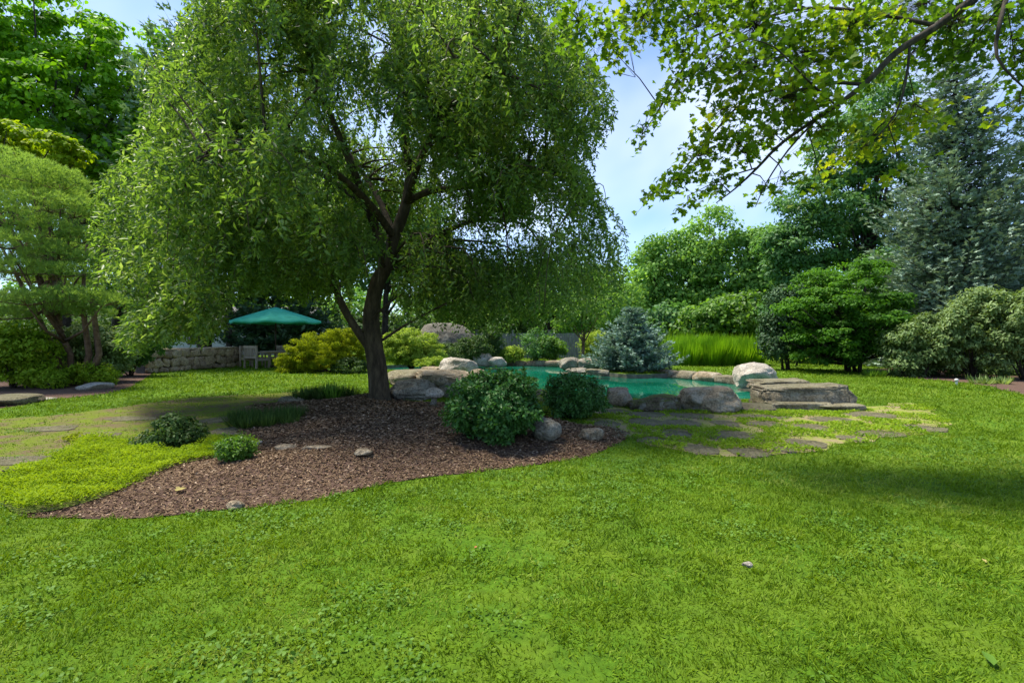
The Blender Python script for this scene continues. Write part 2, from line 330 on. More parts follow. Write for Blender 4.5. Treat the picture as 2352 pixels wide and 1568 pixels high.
# golden moss groundcover
m_gold = leafmat('golden_groundcover', [(0.112, 0.181, 0.007), (0.206, 0.31, 0.01), (0.292, 0.396, 0.017)], 0.35, 0.2, 0.6, 2.5, 0.5, 1.3)
bx0, by0 = mossp.min(0); bx1, by1 = mossp.max(0); n = 90000; x = rng.uniform(bx0, bx1, n); y = rng.uniform(by0, by1, n); jx = x+rng.normal(size=n)*.05; k = pip(jx, y, mossp) & (x > -9); x, y = x[k], y[k]
n = len(x); hh = noise2(x, y, 3.5, 31)*.10+noise2(x, y, 11, 32)*.06; az = rng.uniform(0, 6.3, n)
D = np.column_stack([np.cos(az), np.sin(az), rng.uniform(.1, 1.2, n)])
tag(cards('golden_moss', np.column_stack([x, y, bedh(x, y)+.01+hh*rng.uniform(.3, 1, n)]), D, nrm(rng.normal(size=(n, 3))*.5+[0, 0, 1]), rng.uniform(.02, .045, n), rng.uniform(.008, .016, n), T_DIA, m_gold, None, np.clip(rng.random(n)*.5+hh*5, 0, 1)), kind='stuff')
# lime tufts between the flagstones
m_lime = leafmat('lime_joint_plants', [(0.10, 0.19, 0.012), (0.19, 0.31, 0.02), (0.28, 0.38, 0.03)], 0.35, 0.2, 0.6, 2.0, 0.5, 1.3)
x, y = scatter(6, 14.5, 1300, 3); k = pip(x, y, rpath) & (x > 0); x, y = x[k], y[k]
q = noise2(x, y*1.3, 1.9, 41)*.6+noise2(x, y, 5, 42)*.4-np.clip((y-8.2)*.07, 0, .13); k = q > .43; x, y, q = x[k], y[k], q[k]
FLAG = [(1606, 1033, 42, 13, .3), (1718, 1041, 46, 11, -.2), (1798, 1034, 26, 7, .1), (1690, 1003, 66, 13, -.35), (1554, 997, 36, 10, .1), (1484, 971, 46, 10, 0), (1567, 972, 42, 9, .2), (1590, 955, 48, 8, .1), (1763, 976, 42, 9, -.2), (1850, 1020, 42, 12, -.4), (1868, 984, 48, 10, -.3), (2015, 997, 62, 9, .1), (2122, 985, 46, 9, 0), (2000, 954, 52, 8, -.2), (1487, 953, 46, 6, .0), (1415, 946, 34, 5, 0), (1415, 997, 30, 10, -.1), (1667, 974, 30, 8, .1), (1748, 958, 62, 6, 0), (1393, 975, 30, 10, .1), (1912, 965, 48, 7, -.2), (1498, 1012, 36, 8, .0), (1955, 1008, 34, 7, .1)]
fl_w = []
for (px, py, rx, ry, a) in FLAG:
    c0 = G(px, py); c1 = G(px, py-ry); c2 = G(px, py+ry); fl_w.append((c0, rx/F*c0[1], abs(c1[1]-c2[1])/2))
ok = np.ones(len(x), bool)
for c0, rx, ry in fl_w: ok &= (((x-c0[0])/rx)**2+((y-c0[1])/ry)**2+(noise2(x, y, 4, 77)-.5)*1.1 > .75)
x, y, q = x[ok], y[ok], q[ok]; n = len(x); az = rng.uniform(0, 6.3, n); D = np.column_stack([np.cos(az), np.sin(az), rng.uniform(.1, 1.3, n)])
tag(cards('joint_moss', np.column_stack([x, y, .01+(q-.45)*.2*rng.random(n)]), D, nrm(rng.normal(size=(n, 3))*.5+[0, 0, 1]), rng.uniform(.03, .07, n), rng.uniform(.012, .03, n), T_DIA, m_lime), kind='stuff')

# ------------------------------------------------------------ rocks
R_GREY = rockmat('grey_granite', [(0.10, 0.095, 0.08), (0.21, 0.195, 0.16), (0.34, 0.32, 0.28)])
R_DGREY = rockmat('dark_smooth_rock', [(0.06, 0.057, 0.048), (0.10, 0.095, 0.08), (0.14, 0.135, 0.115)], 0, 1.5, .2)
R_PALE = rockmat('pale_granite', [(0.24, 0.22, 0.19), (0.40, 0.37, 0.33), (0.55, 0.52, 0.48)], 0, 4, .3)
R_TAN = rockmat('tan_granite', [(0.15, 0.12, 0.08), (0.27, 0.22, 0.155), (0.38, 0.33, 0.25)], 0.0, 3)
R_MOSS = rockmat('mossy_rock', [(0.05, 0.045, 0.03), (0.12, 0.10, 0.065), (0.2, 0.17, 0.12)], 0.9, 3)
R_SLAB = rockmat('layered_slab', [(0.10, 0.09, 0.065), (0.20, 0.175, 0.13), (0.33, 0.30, 0.24)], 0.25, 3, .3)
R_FLAG = rockmat('flagstone', [(0.095, 0.08, 0.06), (0.15, 0.125, 0.095), (0.21, 0.18, 0.14)], 0.35, 3, .12)
import bmesh
_ico = {}
def ico(sub):
    if sub not in _ico:
        bm = bmesh.new(); bmesh.ops.create_icosphere(bm, subdivisions=sub, radius=1.0)
        _ico[sub] = (np.array([v.co[:] for v in bm.verts]), [tuple(v.index for v in f.verts) for f in bm.faces]); bm.free()
    return _ico[sub]
def rock(name, label, base, size, mat, seed, boxy=0.0, planes=7, rz=0.0, sub=4, cat='rock', group=None, bury=0.18, strata=0.0, rough=1.0, tilt=0.0, parent=None, shear=0.0):
    V, Fs = ico(sub); V = V.copy(); rs = random.Random(seed)
    if boxy > 0: V = np.sign(V)*np.abs(V)**(1-boxy)
    for _ in range(planes):
        nn = nrm(np.array([rs.gauss(0, 1), rs.gauss(0, 1), rs.gauss(0.25, .7)])); d = rs.uniform(.62, .9)*(1+boxy*.35)
        e = np.maximum(0, V@nn-d); V -= (e*.92)[:, None]*nn
    so = Vector((seed*3.7, seed*1.3, seed*.7)); Dn = nrm(V)
    disp = np.array([rough*(0.20*mn.noise(Vector(v)*1.3+so)+0.08*mn.noise(Vector(v)*3.5+so)+0.055*mn.noise(Vector(v)*8+so)+0.03*mn.noise(Vector(v)*19+so)) for v in V])
    V = V+Dn*disp[:, None]
    if strata > 0:
        zz = V[:, 2]*4.2+np.array([mn.noise(Vector(v)*1.4+so) for v in V])*1.6; st = (zz-np.floor(zz)); k = 1-strata*np.clip(1-st*3.2, 0, 1)
        V[:, 0] *= k; V[:, 1] *= k
    V[:, 0] += shear*V[:, 2]
    lo = V.min(0); hi = V.max(0); V = (V-(lo+hi)/2)/(hi-lo)
    V = V*np.array([size[0], size[1], size[2]/(1-bury)])
    if tilt: ct, st = math.cos(tilt), math.sin(tilt); V = np.stack([V[:, 0]*ct-V[:, 2]*st, V[:, 1], V[:, 0]*st+V[:, 2]*ct], 1)
    ca, sa = math.cos(rz), math.sin(rz); V = np.stack([V[:, 0]*ca-V[:, 1]*sa, V[:, 0]*sa+V[:, 1]*ca, V[:, 2]], 1)
    V[:, 2] -= V[:, 2].min()+size[2]*bury
    mb = MB(); mb.add(V, Fs); o = mb.build(name, mat, parent)
    o.location = [float(a) for a in base]
    if parent is None: tag(o, label, cat, group)
    return o
def prock(name, label, px0, px1, ptop, pbot, depth, mat, seed, zb=0.0, **k):
    """rock whose front foot stands on the ground at pbot"""
    Yf = (CZ-zb)*F/(pbot-HY); Y = Yf+depth*0.42; w = (px1-px0)/F*Y*1.02; h = CZ-(ptop-HY)/F*Y-zb
    return rock(name, label, ((.5*(px0+px1)-HX)/F*Y, Y, zb), (w, depth, h), mat, seed, **k)
prock('boulder', 'big rounded tan boulder at the near edge of the pool, centre of the flagstone side', 1560, 1694, 887, 950, 1.0, R_TAN, 3, planes=9, boxy=.25, sub=5, cat='boulder', rough=.8)
prock('boulder', 'small flat-fronted brown boulder at the pool edge right of the round shrubs', 1394, 1452, 890, 935, .7, R_TAN, 5, boxy=.35, planes=8, cat='boulder', rough=.7)
prock('boulder', 'dark mossy low boulder wedged left of the big tan boulder', 1446, 1568, 907, 946, .8, R_MOSS, 9, boxy=.45, planes=7, cat='boulder', strata=.1, sub=5)
prock('boulder', 'large pale grey boulder with sunlit top on the far bank by the lawn', 1690, 1778, 833, 888, 1.3, R_PALE, 12, boxy=.15, planes=5, cat='boulder', rough=.6, sub=5)
# long ledge
prock('rock_ledge', 'long thick dark slab forming the right pool bank, its right end broken square', 1738, 1945, 883, 937, .95, R_SLAB, 116, boxy=.80, planes=2, strata=.07, sub=5, cat='ledge', rz=-.12, rough=1.0, tilt=.03, bury=.1)
prock('rock_ledge', 'low split layer under the front of the long thick slab', 1765, 1915, 922, 942, .5, R_SLAB, 15, boxy=.7, planes=3, strata=.06, sub=5, cat='ledge', rz=-.1, rough=1.0, bury=.1)
prock('rock_ledge', 'upper left slab of the right pool bank beside the pale boulder', 1722, 1850, 873, 898, 1.0, R_SLAB, 17, boxy=.75, planes=2, strata=.08, sub=5, cat='ledge', rz=-.2, rough=.9, tilt=.04, zb=.22, bury=.1)
prock('rock_ledge', 'thin flat slab poking out below the right end of the slab stack', 1860, 1978, 926, 944, .7, R_SLAB, 19, boxy=.6, planes=3, strata=.05, cat='ledge', rough=.6)
prock('rock', 'small white rock at the waterline under the slab stack', 1768, 1792, 917, 929, .3, R_PALE, 21, planes=4)
prock('shore_stone', 'pinkish flat stone on the shore right of the big tan boulder', 1690, 1782, 927, 947, .7, R_FLAG, 23, boxy=.4, planes=4, cat='stone', rough=.4)
prock('shore_stone', 'thin flat stone between the shore and the slab stack', 1776, 1850, 923, 938, .6, R_FLAG, 25, boxy=.4, planes=4, cat='stone', rough=.4)
# left group
prock('boulder', 'rounded boulder with white sunlit top above the layered rocks left of the pool', 1008, 1098, 821, 872, 1.2, R_PALE, 31, boxy=.1, planes=6, cat='boulder', rough=.7, sub=5)
prock('boulder', 'jagged brown rock on the right shoulder of the white-topped boulder', 1075, 1122, 848, 886, .7, R_TAN, 33, boxy=.2, planes=9, cat='boulder')
prock('rock_ledge', 'broad tan slab below the white-topped boulder beside the tree', 948, 1090, 852, 893, 1.9, R_TAN, 35, boxy=.45, planes=6, strata=.08, sub=5, cat='ledge', rough=.6, tilt=-.03)
prock('rock_ledge', 'low mossy slab right behind the tree trunk', 885, 985, 850, 886, 2.0, R_SLAB, 37, boxy=.45, planes=5, strata=.06, cat='ledge', rough=.5)
prock('boulder', 'grey furrowed boulder beside the foot of the tree trunk', 898, 1004, 871, 921, 1.0, R_GREY, 39, boxy=.3, planes=9, cat='boulder', sub=5, rough=1.1, strata=.06, zb=.0)
prock('boulder', 'squat grey boulder half hidden behind the large round shrub', 1005, 1092, 877, 916, .9, R_GREY, 41, boxy=.35, planes=7, cat='boulder', strata=.06)
prock('boulder', 'tan wedge of rock lying on the broad slab, left of the white-topped boulder', 955, 1020, 842, 862, .7, R_TAN, 131, planes=10, boxy=.25, zb=.12, cat='boulder')
prock('rock', 'small brown rock wedged between the furrowed boulder and the slab above it', 985, 1030, 862, 884, .45, R_SLAB, 133, planes=9, zb=.15)
prock('rock', 'cream stone chip heap at the water beside the jagged brown rock', 1118, 1150, 872, 890, .35, R_PALE, 135, planes=9)
prock('rock', 'pale chunk of stone above the large round shrub by the water', 1096, 1140, 862, 886, .5, R_PALE, 43, planes=8)
prock('rock', 'small pale rock at the waterline behind the large round shrub', 1178, 1222, 882, 897, .4, R_PALE, 45, planes=6)
prock('rock', 'pink-brown broken rock between the two round shrubs', 1226, 1262, 895, 926, .5, R_TAN, 47, planes=9)
prock('boulder', 'pale blocky boulder at the far pool edge, the left of the pair', 1086, 1134, 812, 839, .8, R_PALE, 51, boxy=.4, planes=6, cat='boulder', rough=.6)
prock('boulder', 'lower pale boulder at the far pool edge, the right of the pair', 1122, 1164, 820, 840, .7, R_PALE, 53, boxy=.35, planes=6, cat='boulder', rough=.6)
prock('boulder', 'grey rounded rock on the far bank left of the blue spruce', 1284, 1334, 821, 848, .9, R_GREY, 55, boxy=.2, cat='boulder')
prock('boulder', 'grey rock touching the blue spruce on the far bank', 1326, 1378, 823, 850, .9, R_GREY, 57, boxy=.3, cat='boulder')
prock('rock', 'flat rock at the water under the far bank rocks', 1300, 1350, 845, 857, .6, R_GREY, 59, boxy=.4)
prock('rock', 'low flat rock under the left side of the blue spruce', 1345, 1400, 847, 860, .6, R_SLAB, 60, boxy=.4)
prock('boulder', 'huge smooth grey boulder behind the golden mound shrub', 945, 1098, 744, 832, 3.2, R_DGREY, 61, boxy=.1, planes=3, cat='boulder', rough=.45, sub=5)
# mulch bed stones
def bstone(name, label, px0, px1, ptop, pbot, depth, mat, seed, **k):
    z = gz(*G(.5*(px0+px1), pbot)[:2]); return prock(name, label, px0, px1, ptop, pbot, depth, mat, seed, zb=z, **k)
bstone('boulder', 'round grey boulder in the mulch between the two round shrubs', 1222, 1290, 958, 1012, .45, R_GREY, 71, planes=4, cat='boulder', rough=.5, boxy=.15)
bstone('stone', 'pale flat stone lying alone in the middle of the mulch', 816, 856, 1031, 1045, .2, R_TAN, 73, boxy=.35, planes=3, cat='stone', rough=.5)
bstone('stone', 'long thin pale stone half buried in the mulch', 696, 762, 1023, 1034, .15, R_TAN, 75, boxy=.4, planes=3, cat='stone', rough=.5)
bstone('stone', 'brownish half-buried stone right of the small green plant', 632, 682, 1020, 1035, .2, R_TAN, 77, planes=3, cat='stone', rough=.5)
bstone('stone', 'tan flat stone at the left corner of the mulch bed', 508, 562, 997, 1012, .35, R_TAN, 79, boxy=.4, planes=3, cat='stone', rough=.4)
bstone('stone', 'small pale stone just above the small green plant', 548, 598, 1013, 1026, .25, R_PALE, 81, boxy=.4, planes=3, cat='stone', rough=.4)
bstone('stone', 'pointed pale shard leaning at the right end of the mulch bed', 1330, 1386, 984, 1012, .3, R_TAN, 83, boxy=.5, planes=6, cat='stone', rough=.9, rz=-.7, tilt=.12)
bstone('stone', 'brown triangular stone at the front edge of the mulch bed', 520, 560, 1148, 1174, .16, R_TAN, 85, planes=7, cat='stone')
bstone('stone', 'small tan stone against the tree side of the dark grassy clump', 640, 700, 910, 924, .4, R_SLAB, 87, boxy=.4, cat='stone')
prock('stone', 'large flat bluish stone at the far left bed edge', -40, 66, 908, 936, 1.3, R_FLAG, 91, boxy=.4, planes=3, cat='stone', rough=.35)
prock('stone', 'pale wedge-shaped stone in front of the lime shrubs', 186, 252, 879, 896, .7, R_PALE, 93, boxy=.35, planes=5, cat='stone', rough=.4)
prock('stone', 'thin pale stone flake beside the large flat bluish stone', 70, 118, 912, 921, .5, R_PALE, 95, boxy=.35, planes=3, cat='stone', rough=.4)
prock('stone', 'small white stone in the worn path behind the golden moss', 250, 282, 1008, 1018, .12, R_PALE, 97, planes=4, cat='stone')
prock('stone', 'dark rock at the far left tip of the golden moss', 20, 62, 1068, 1096, .25, R_MOSS, 99, planes=7, cat='stone')
prock('stone', 'small pale stone lying in the right-hand lawn', 1705, 1730, 1290, 1304, .05, R_PALE, 101, planes=4, cat='stone')
# left path stones and right path flagstones
def flat(name, label, c, rx, ry, mat, seed, h=0.03, group=None, rz=0.0):
    rs = random.Random(seed); nn = 7; ang = sorted([2*math.pi*(i+rs.uniform(-.3, .3))/nn for i in range(nn)])
    pts = np.array([[math.cos(a)*rs.uniform(.8, 1.08), math.sin(a)*rs.uniform(.8, 1.08)] for a in ang]); pts = np.array([pts[i_]*(1-f_)+pts[(i_+1) % nn]*f_ for i_ in range(nn) for f_ in (.08, .36, .64, .92)]); pts = pts*(1+.05*np.array([[mn.noise(Vector((p_[0]*4+seed, p_[1]*4, 1)))] for p_ in pts])); pts = pts*1.12*np.array([rx, ry])
    ca, sa = math.cos(rz*.4), math.sin(rz*.4); pts = pts@np.array([[ca, sa], [-sa, ca]]); k = len(pts); rows = []
    for s, z in ((1.0, -.02), (1.0, h*.5), (.97, h*.85), (.92, h), (.6, h*1.05), (.25, h*1.0)):
        rows.append(np.column_stack([pts*s, [z+.006*mn.noise(Vector((p[0]*6+seed, p[1]*6, s*3))) for p in pts]]))
    V = np.concatenate(rows+[np.array([[0, 0, h]])]); Fs = [(r*k+i, r*k+(i+1) % k, (r+1)*k+(i+1) % k, (r+1)*k+i) for r in range(5) for i in range(k)]+[(5*k+i, 5*k+(i+1) % k, 6*k) for i in range(k)]
    mb = MB(); mb.add(V, Fs); o = mb.build(name, mat, smooth=True); o.location = [float(v) for v in c]
    return tag(o, label, 'flagstone', group)
rows = {}
for i, (c0, rx, ry) in enumerate(fl_w):
    key = 0 if FLAG[i][1] > 1015 else 1 if FLAG[i][1] > 990 else 2 if FLAG[i][1] > 968 else 3
    rows.setdefault(key, []).append((FLAG[i][0], i))
ordn = ['first', 'second', 'third', 'fourth', 'fifth', 'sixth', 'seventh', 'eighth']
rown = ['path row nearest the lawn', 'second path row from the lawn', 'third path row from the lawn', 'path row nearest the pool']
for key, lst in rows.items():
    for j, (_, i) in enumerate(sorted(lst)):
        c0, rx, ry = fl_w[i]
        flat('flagstone', 'flagstone, %s from left in the %s' % (ordn[j], rown[key]), c0+np.array([0, 0, .008]), rx, ry, R_FLAG, 200+i, .012, 'flagstones of the mossy path', FLAG[i][4])
LF = [(60, 1058, 90, 12, 'grey flagstone at the left picture edge beside the golden moss'), (520, 990, 32, 9, 'grey flagstone just behind the tan corner stone'), (500, 965, 40, 7, 'faint grey flagstone between the leafy shrub and the dark grass'), (120, 985, 60, 7, 'sunken brown flagstone in the worn path, far left'), (300, 962, 60, 5, 'sunken brown flagstone behind the low leafy shrub'), (230, 1000, 50, 6, 'sunken flagstone at the back corner of the golden moss')]
for i, (px, py, rx, ry, lab) in enumerate(LF):
    c0 = G(px, py); flat('flagstone', lab, c0+np.array([0, 0, .006]), rx/F*c0[1], abs(G(px, py-ry)[1]-G(px, py+ry)[1])/2, R_FLAG, 300+i, .012, 'flagstones of the worn left path')
# coping stones along the far edge
def coping(p0, p1, n, lab, seed, h=.2, dep=.55):
    A = G(p0[0], p0[1], WZ); B = G(p1[0], p1[1], WZ)
    for i in range(n):
        t = (i+.5)/n; c0 = A*(1-t)+B*t; w = np.linalg.norm(B-A)/n*1.04; rz = math.atan2(B[1]-A[1], B[0]-A[0])
        rock('coping_stone', '%s, %s from the left' % (lab, ordn[i]), (c0[0]-math.sin(rz)*dep*.3, c0[1]+math.cos(rz)*dep*.3, WZ), (w, dep, -WZ+h*.5+.03*((i*7) % 3)), R_SLAB if i % 2 else R_TAN, seed+i, boxy=.6, planes=3, rz=rz, cat='coping stone', group=lab.replace('stone', 'stones')+'', bury=.15, rough=.35, sub=3)
coping((1500, 862), (1700, 884), 4, 'flat coping stone right of the blue spruce', 400)
coping((1160, 838), (1300, 843), 3, 'flat coping stone on the far left pool edge', 420)

# ------------------------------------------------------------ foliage helpers
m_bark = simplemat('grey_brown_bark', [(0.022, 0.016, 0.009), (0.06, 0.044, 0.026), (0.12, 0.092, 0.055)], 6, 0.95, 1.0, 0.05, (1.6, 1.6, .45))
m_bark2 = simplemat('dark_bark', [(0.015, 0.012, 0.009), (0.04, 0.032, 0.024), (0.08, 0.066, 0.05)], 7, 0.95, 0.8, 0.04, (1.5, 1.5, .5))
m_bark3 = simplemat('reddish_pine_bark', [(0.06, 0.035, 0.022), (0.14, 0.085, 0.055), (0.22, 0.15, 0.1)], 8, 0.95, 0.8, 0.03)
def lobes_px(lst, Y): # (px,py,rx,ry[,dY[,ryd]])
    out = []
    for l in lst:
        yy = Y+(l[4] if len(l) > 4 else 0); s = yy/F; rd = l[5] if len(l) > 5 else l[2]*s*.9
        out.append((W(l[0], l[1], yy), np.array([l[2]*s, rd, l[3]*s])))
    return out
def clump_cloud(lobes, nclump, per, cr, flat=.7, up=.5, fill=.75, jit=.25):
    vol = np.array([np.prod(r)**(2/3) for _, r in lobes]); pr = vol/vol.sum(); Ps, Ns, R = [], [], []
    for i in range(nclump):
        c, r = lobes[rng.choice(len(lobes), p=pr)]; d = rdir(1)[0]; rad = rng.uniform(fill**3, 1)**(1/3) if rng.random() < .8 else rng.uniform(.2, 1)
        cc = c+d*r*rad; k = int(per*rng.uniform(.5, 1.4)); q = rdir(k); s = cr*rng.uniform(.6, 1.35)
        pos = cc+q*s*np.array([1, 1, flat])*rng.uniform(.35, 1.0, (k, 1)); Ps.append(pos); Ns.append(nrm(q*.7+d*.25+np.array([0, 0, up])+rng.normal(size=(k, 3))*.45)); R.append(np.clip(rng.normal(rng.uniform(.2, .8), jit, k), 0, 1))
    return np.concatenate(Ps), np.concatenate(Ns), np.concatenate(R)
def crown(lobes, nclump, per, cr, L, mat, parent, tm=T_DIA, flat=.7, up=.5, ratio=.55, droop=.3, name='crown', fill=.75, zmin=.05):
    P, N, R = clump_cloud(lobes, nclump, per, cr, flat, up, fill); k = P[:, 2] > zmin; P, N, R = P[k], N[k], R[k]; n = len(P)
    D = np.cross(N, rdir(n)); D[:, 2] -= droop; D = nrm(D)
    s = rng.uniform(.65, 1.25, n); return cards(name, P, D, N, L*s, L*ratio*s, tm, mat, parent, R)
def trunkmesh(base, lobes, r0, mat, parent, multi=1, forks=True, ztop=None, name='trunk'):
    mb = MB(); base = np.array(base, float)
    for m in range(multi):
        off = np.array([math.cos(m*2.4), math.sin(m*2.4), 0])*r0*1.1*(multi > 1)
        tgt = max(lobes, key=lambda l: l[0][2])[0] if m == 0 else lobes[m % len(lobes)][0]
        if multi > 1: tgt = lobes[m % len(lobes)][0]
        e_ = 1 if multi == 1 else .25; pts = [base+off*1.2+(tgt-base)*t*np.array([t**e_, t**e_, 1])*(1 if multi == 1 else np.array([.8, .8, .9]))+np.array([mn.noise(Vector((t*3+m*5, 1, base[0])))*.15*(tgt[2])*.15, 0, 0]) for t in np.linspace(0, 1, 8)]
        rr = r0/(multi**.65); mb.tube(pts, [rr*(1.35 if i == 0 else 1)*(1-.75*i/7) for i in range(8)], 8, .12)
    if forks:
        for c, r in lobes:
            for _ in range(3):
                end = c+rdir(1)[0]*r*.75; z0 = base[2]+(end[2]-base[2])*rng.uniform(.3, .6)
                top = max(lobes, key=lambda l: l[0][2])[0]; t0 = np.clip((z0-base[2])/max(top[2]-base[2], .1), 0, 1); st = base+(top-base)*t0*np.array([t0, t0, 1])
                mid = (st+end)/2+np.array([0, 0, -.08*np.linalg.norm(end-st)]); mb.tube([st, st*.45+mid*.55, mid*.5+end*.5, end], [r0*.42, r0*.3, r0*.18, r0*.05], 6, .1)
    return mb.build(name, mat, parent)
def broadleaf(name, label, cat, basepx, Y, lobes, mat, nclump, per, cr, L, r0=.2, bark=None, multi=1, group=None, **k):
    b = W(basepx, HY, Y); b[2] = 0; t = thing(name, label, cat, b, group); lb = lobes_px(lobes, Y)
    trunkmesh(b, lb, r0, bark or m_bark2, t, multi); crown(lb, nclump, per, cr, L, mat, t, **k); return t
def shrub(name, label, px, pbot, lobes, mat, nclump, per, cr, L, cat='shrub', stem=.03, Yo=None, group=None, zb=0.0, **k):
    b = G(px, pbot, zb); Y = b[1] if Yo is None else Yo; b = W(px, HY, Y); b[2] = zb
    t = thing(name, label, cat, b, group); lb = lobes_px(lobes, Y)
    mb = MB()
    for i in range(7):
        c, r = lb[i % len(lb)]; e = c+rdir(1)[0]*r*.6; e[2] = max(e[2], zb+.05); mb.tube([b+np.array([rng.uniform(-.05, .05), rng.uniform(-.05, .05), -.02]), b*.6+e*.4+np.array([0, 0, .03]), e], [stem, stem*.7, stem*.25], 5)
    mb.build('stems', m_bark2, t); crown(lb, nclump, per, cr, L, mat, t, name='foliage', **k); return t

LM = leafmat('midgreen_leaves', [(0.044, 0.106, 0.013), (0.094, 0.2, 0.022), (0.163, 0.3, 0.044)], .4, .45, .4, .8, .35)
L_WEEP = leafmat('weeping_tree_leaves', [(0.038, 0.082, 0.013), (0.072, 0.14, 0.022), (0.115, 0.2, 0.032), (0.2, 0.28, 0.09)], .46, .6, .36, .45, .45, 2.1)
L_BRIGHT = leafmat('bright_maple_leaves', [(0.068, 0.176, 0.008), (0.135, 0.311, 0.011), (0.23, 0.446, 0.016)], .4, .3, .5, .4, .5)
L_FAR = leafmat('far_tree_leaves', [(0.097, 0.207, 0.041), (0.179, 0.331, 0.069), (0.276, 0.469, 0.11)], .4, .3, .5, .15, .4)  # leaf colours made paler to stand in for distance haze
L_DARK = leafmat('dark_tree_leaves', [(0.038, 0.103, 0.031), (0.078, 0.19, 0.052), (0.138, 0.276, 0.069)], .35, .4, .45, .25, .4)
L_SPR = leafmat('blue_spruce_needles', [(0.1, 0.16, 0.11), (0.18, 0.265, 0.185), (0.32, 0.42, 0.31)], .12, .3, .5, .8, .35, 1.2)
L_DSPR = leafmat('dwarf_blue_spruce_needles', [(0.085, 0.15, 0.115), (0.16, 0.255, 0.205), (0.31, 0.44, 0.38)], .12, .3, .5, 2, .3, 1.2)
L_WPINE = leafmat('white_pine_needles', [(0.075, 0.15, 0.081), (0.138, 0.237, 0.138), (0.225, 0.35, 0.225)], .2, .3, .5, .5, .4, 1.2)
L_PINE = leafmat('light_pine_needles', [(0.095, 0.18, 0.035), (0.19, 0.31, 0.065), (0.29, 0.43, 0.11)], .42, .3, .5, .7, .45, 1.5)
L_DCON = leafmat('dark_conifer_needles', [(0.026, 0.058, 0.026), (0.052, 0.111, 0.046), (0.098, 0.169, 0.065)], .15, .3, .5, .6, .4, 1.2)
L_GOLD = leafmat('golden_laceleaf', [(0.11, 0.155, 0.006), (0.21, 0.27, 0.01), (0.34, 0.38, 0.02)], .45, .2, .6, 1.2, .5, 1.3)
L_GOLD2 = leafmat('lime_mound_leaves', [(0.14, 0.22, 0.02), (0.26, 0.37, 0.05), (0.40, 0.50, 0.10)], .4, .2, .6, 1.2, .5, 1.3)
L_RND = leafmat('deep_green_leaves', [(0.021, 0.069, 0.011), (0.046, 0.138, 0.023), (0.098, 0.23, 0.052)], .25, .45, .4, 3, .35, 1.4)
L_RHO = leafmat('dusty_shrub_leaves', [(0.058, 0.111, 0.026), (0.143, 0.221, 0.065), (0.26, 0.351, 0.143)], .3, .4, .45, .7, .4)
L_JM = leafmat('green_layered_leaves', [(0.026, 0.08, 0.006), (0.057, 0.162, 0.011), (0.114, 0.256, 0.019)], .4, .3, .5, .5, .45)
L_LIME = leafmat('lime_shrub_leaves', [(0.10, 0.19, 0.008), (0.19, 0.32, 0.015), (0.30, 0.43, 0.03)], .4, .3, .5, 1, .4, 1.3)
L_MAP = leafmat('overhead_maple_leaves', [(0.035, 0.085, 0.008), (0.065, 0.135, 0.010), (0.11, 0.18, 0.010), (0.24, 0.25, 0.012)], .5, .3, .5, .6, .3, 2.3)
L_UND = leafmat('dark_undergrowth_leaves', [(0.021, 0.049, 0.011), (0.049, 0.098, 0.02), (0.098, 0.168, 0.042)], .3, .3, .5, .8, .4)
L_TALLG = leafmat('tall_grass_blades', [(0.10, 0.22, 0.008), (0.19, 0.38, 0.012), (0.30, 0.50, 0.03)], .4, .2, .5, 1, .4, 1.3)

# ------------------------------------------------------------ the big weeping tree
TB = GB(870, 918); TY = TB[1]
wt = thing('weeping_tree', 'large weeping tree with dark leaning trunk growing out of the mulch bed', 'tree', TB)
def pp(lst): return [W(a, b, TY+c) for a, b, c in lst]
mb = MB(); limbs = []
def limb(lst, r0, r1, sides=10, rs=None, wob=.1):
    pts = smooth_poly(pp(lst), 4, False); n = len(pts); r = np.linspace(r0, r1, n) if rs is None else np.interp(np.linspace(0, 1, n), np.linspace(0, 1, len(rs)), rs)
    mb.tube(pts, r, sides, wob); limbs.append((pts, r)); return pts
limb([(871, 935, 0), (871, 905, 0), (868, 860, 0), (858, 790, 0), (853, 720, 0), (866, 655, 0), (886, 612, 0)], 0, 0, 16, [.36, .245, .215, .20, .185, .165, .155], .12)
limb([(884, 618, 0), (905, 545, 0), (932, 470, .1), (940, 400, .2), (930, 300, .3), (955, 180, .5), (990, 60, .6), (1000, -80, .7)], .15, .04)
limb([(880, 622, 0), (872, 550, -.1), (846, 480, -.3), (815, 400, -.6), (770, 290, -1.0), (720, 170, -1.4), (690, 20, -1.7)], .12, .03)
limb([(934, 465, .1), (985, 440, -.2), (1060, 430, -.5), (1130, 418, -.8), (1210, 395, -1), (1290, 400, -1.2), (1340, 460, -1.3)], .085, .02)
limb([(900, 600, 0), (945, 580, .5), (1000, 545, 1.1), (1080, 510, 1.8), (1150, 505, 2.2), (1210, 520, 2.4), (1245, 570, 2.5)], .08, .02)
limb([(850, 800, 0), (818, 755, -.1), (792, 712, -.2), (768, 655, -.3), (764, 600, -.5), (730, 520, -.9), (680, 430, -1.4), (600, 360, -2)], .10, .025)
limb([(764, 610, -.4), (700, 590, .4), (600, 580, .8), (480, 590, 1.0), (380, 640, .8)], .05, .015)
limb([(905, 545, 0), (850, 470, -.9), (760, 390, -2.0), (640, 330, -2.9), (520, 330, -3.4), (430, 380, -3.6)], .09, .02)
limb([(932, 470, .1), (960, 380, -.8), (1010, 280, -1.8), (1080, 200, -2.6), (1150, 170, -3.0), (1230, 200, -3.2)], .08, .02)
limb([(905, 540, 0), (860, 440, 1.2), (780, 330, 2.4), (680, 260, 3.2), (560, 260, 3.6)], .08, .02)
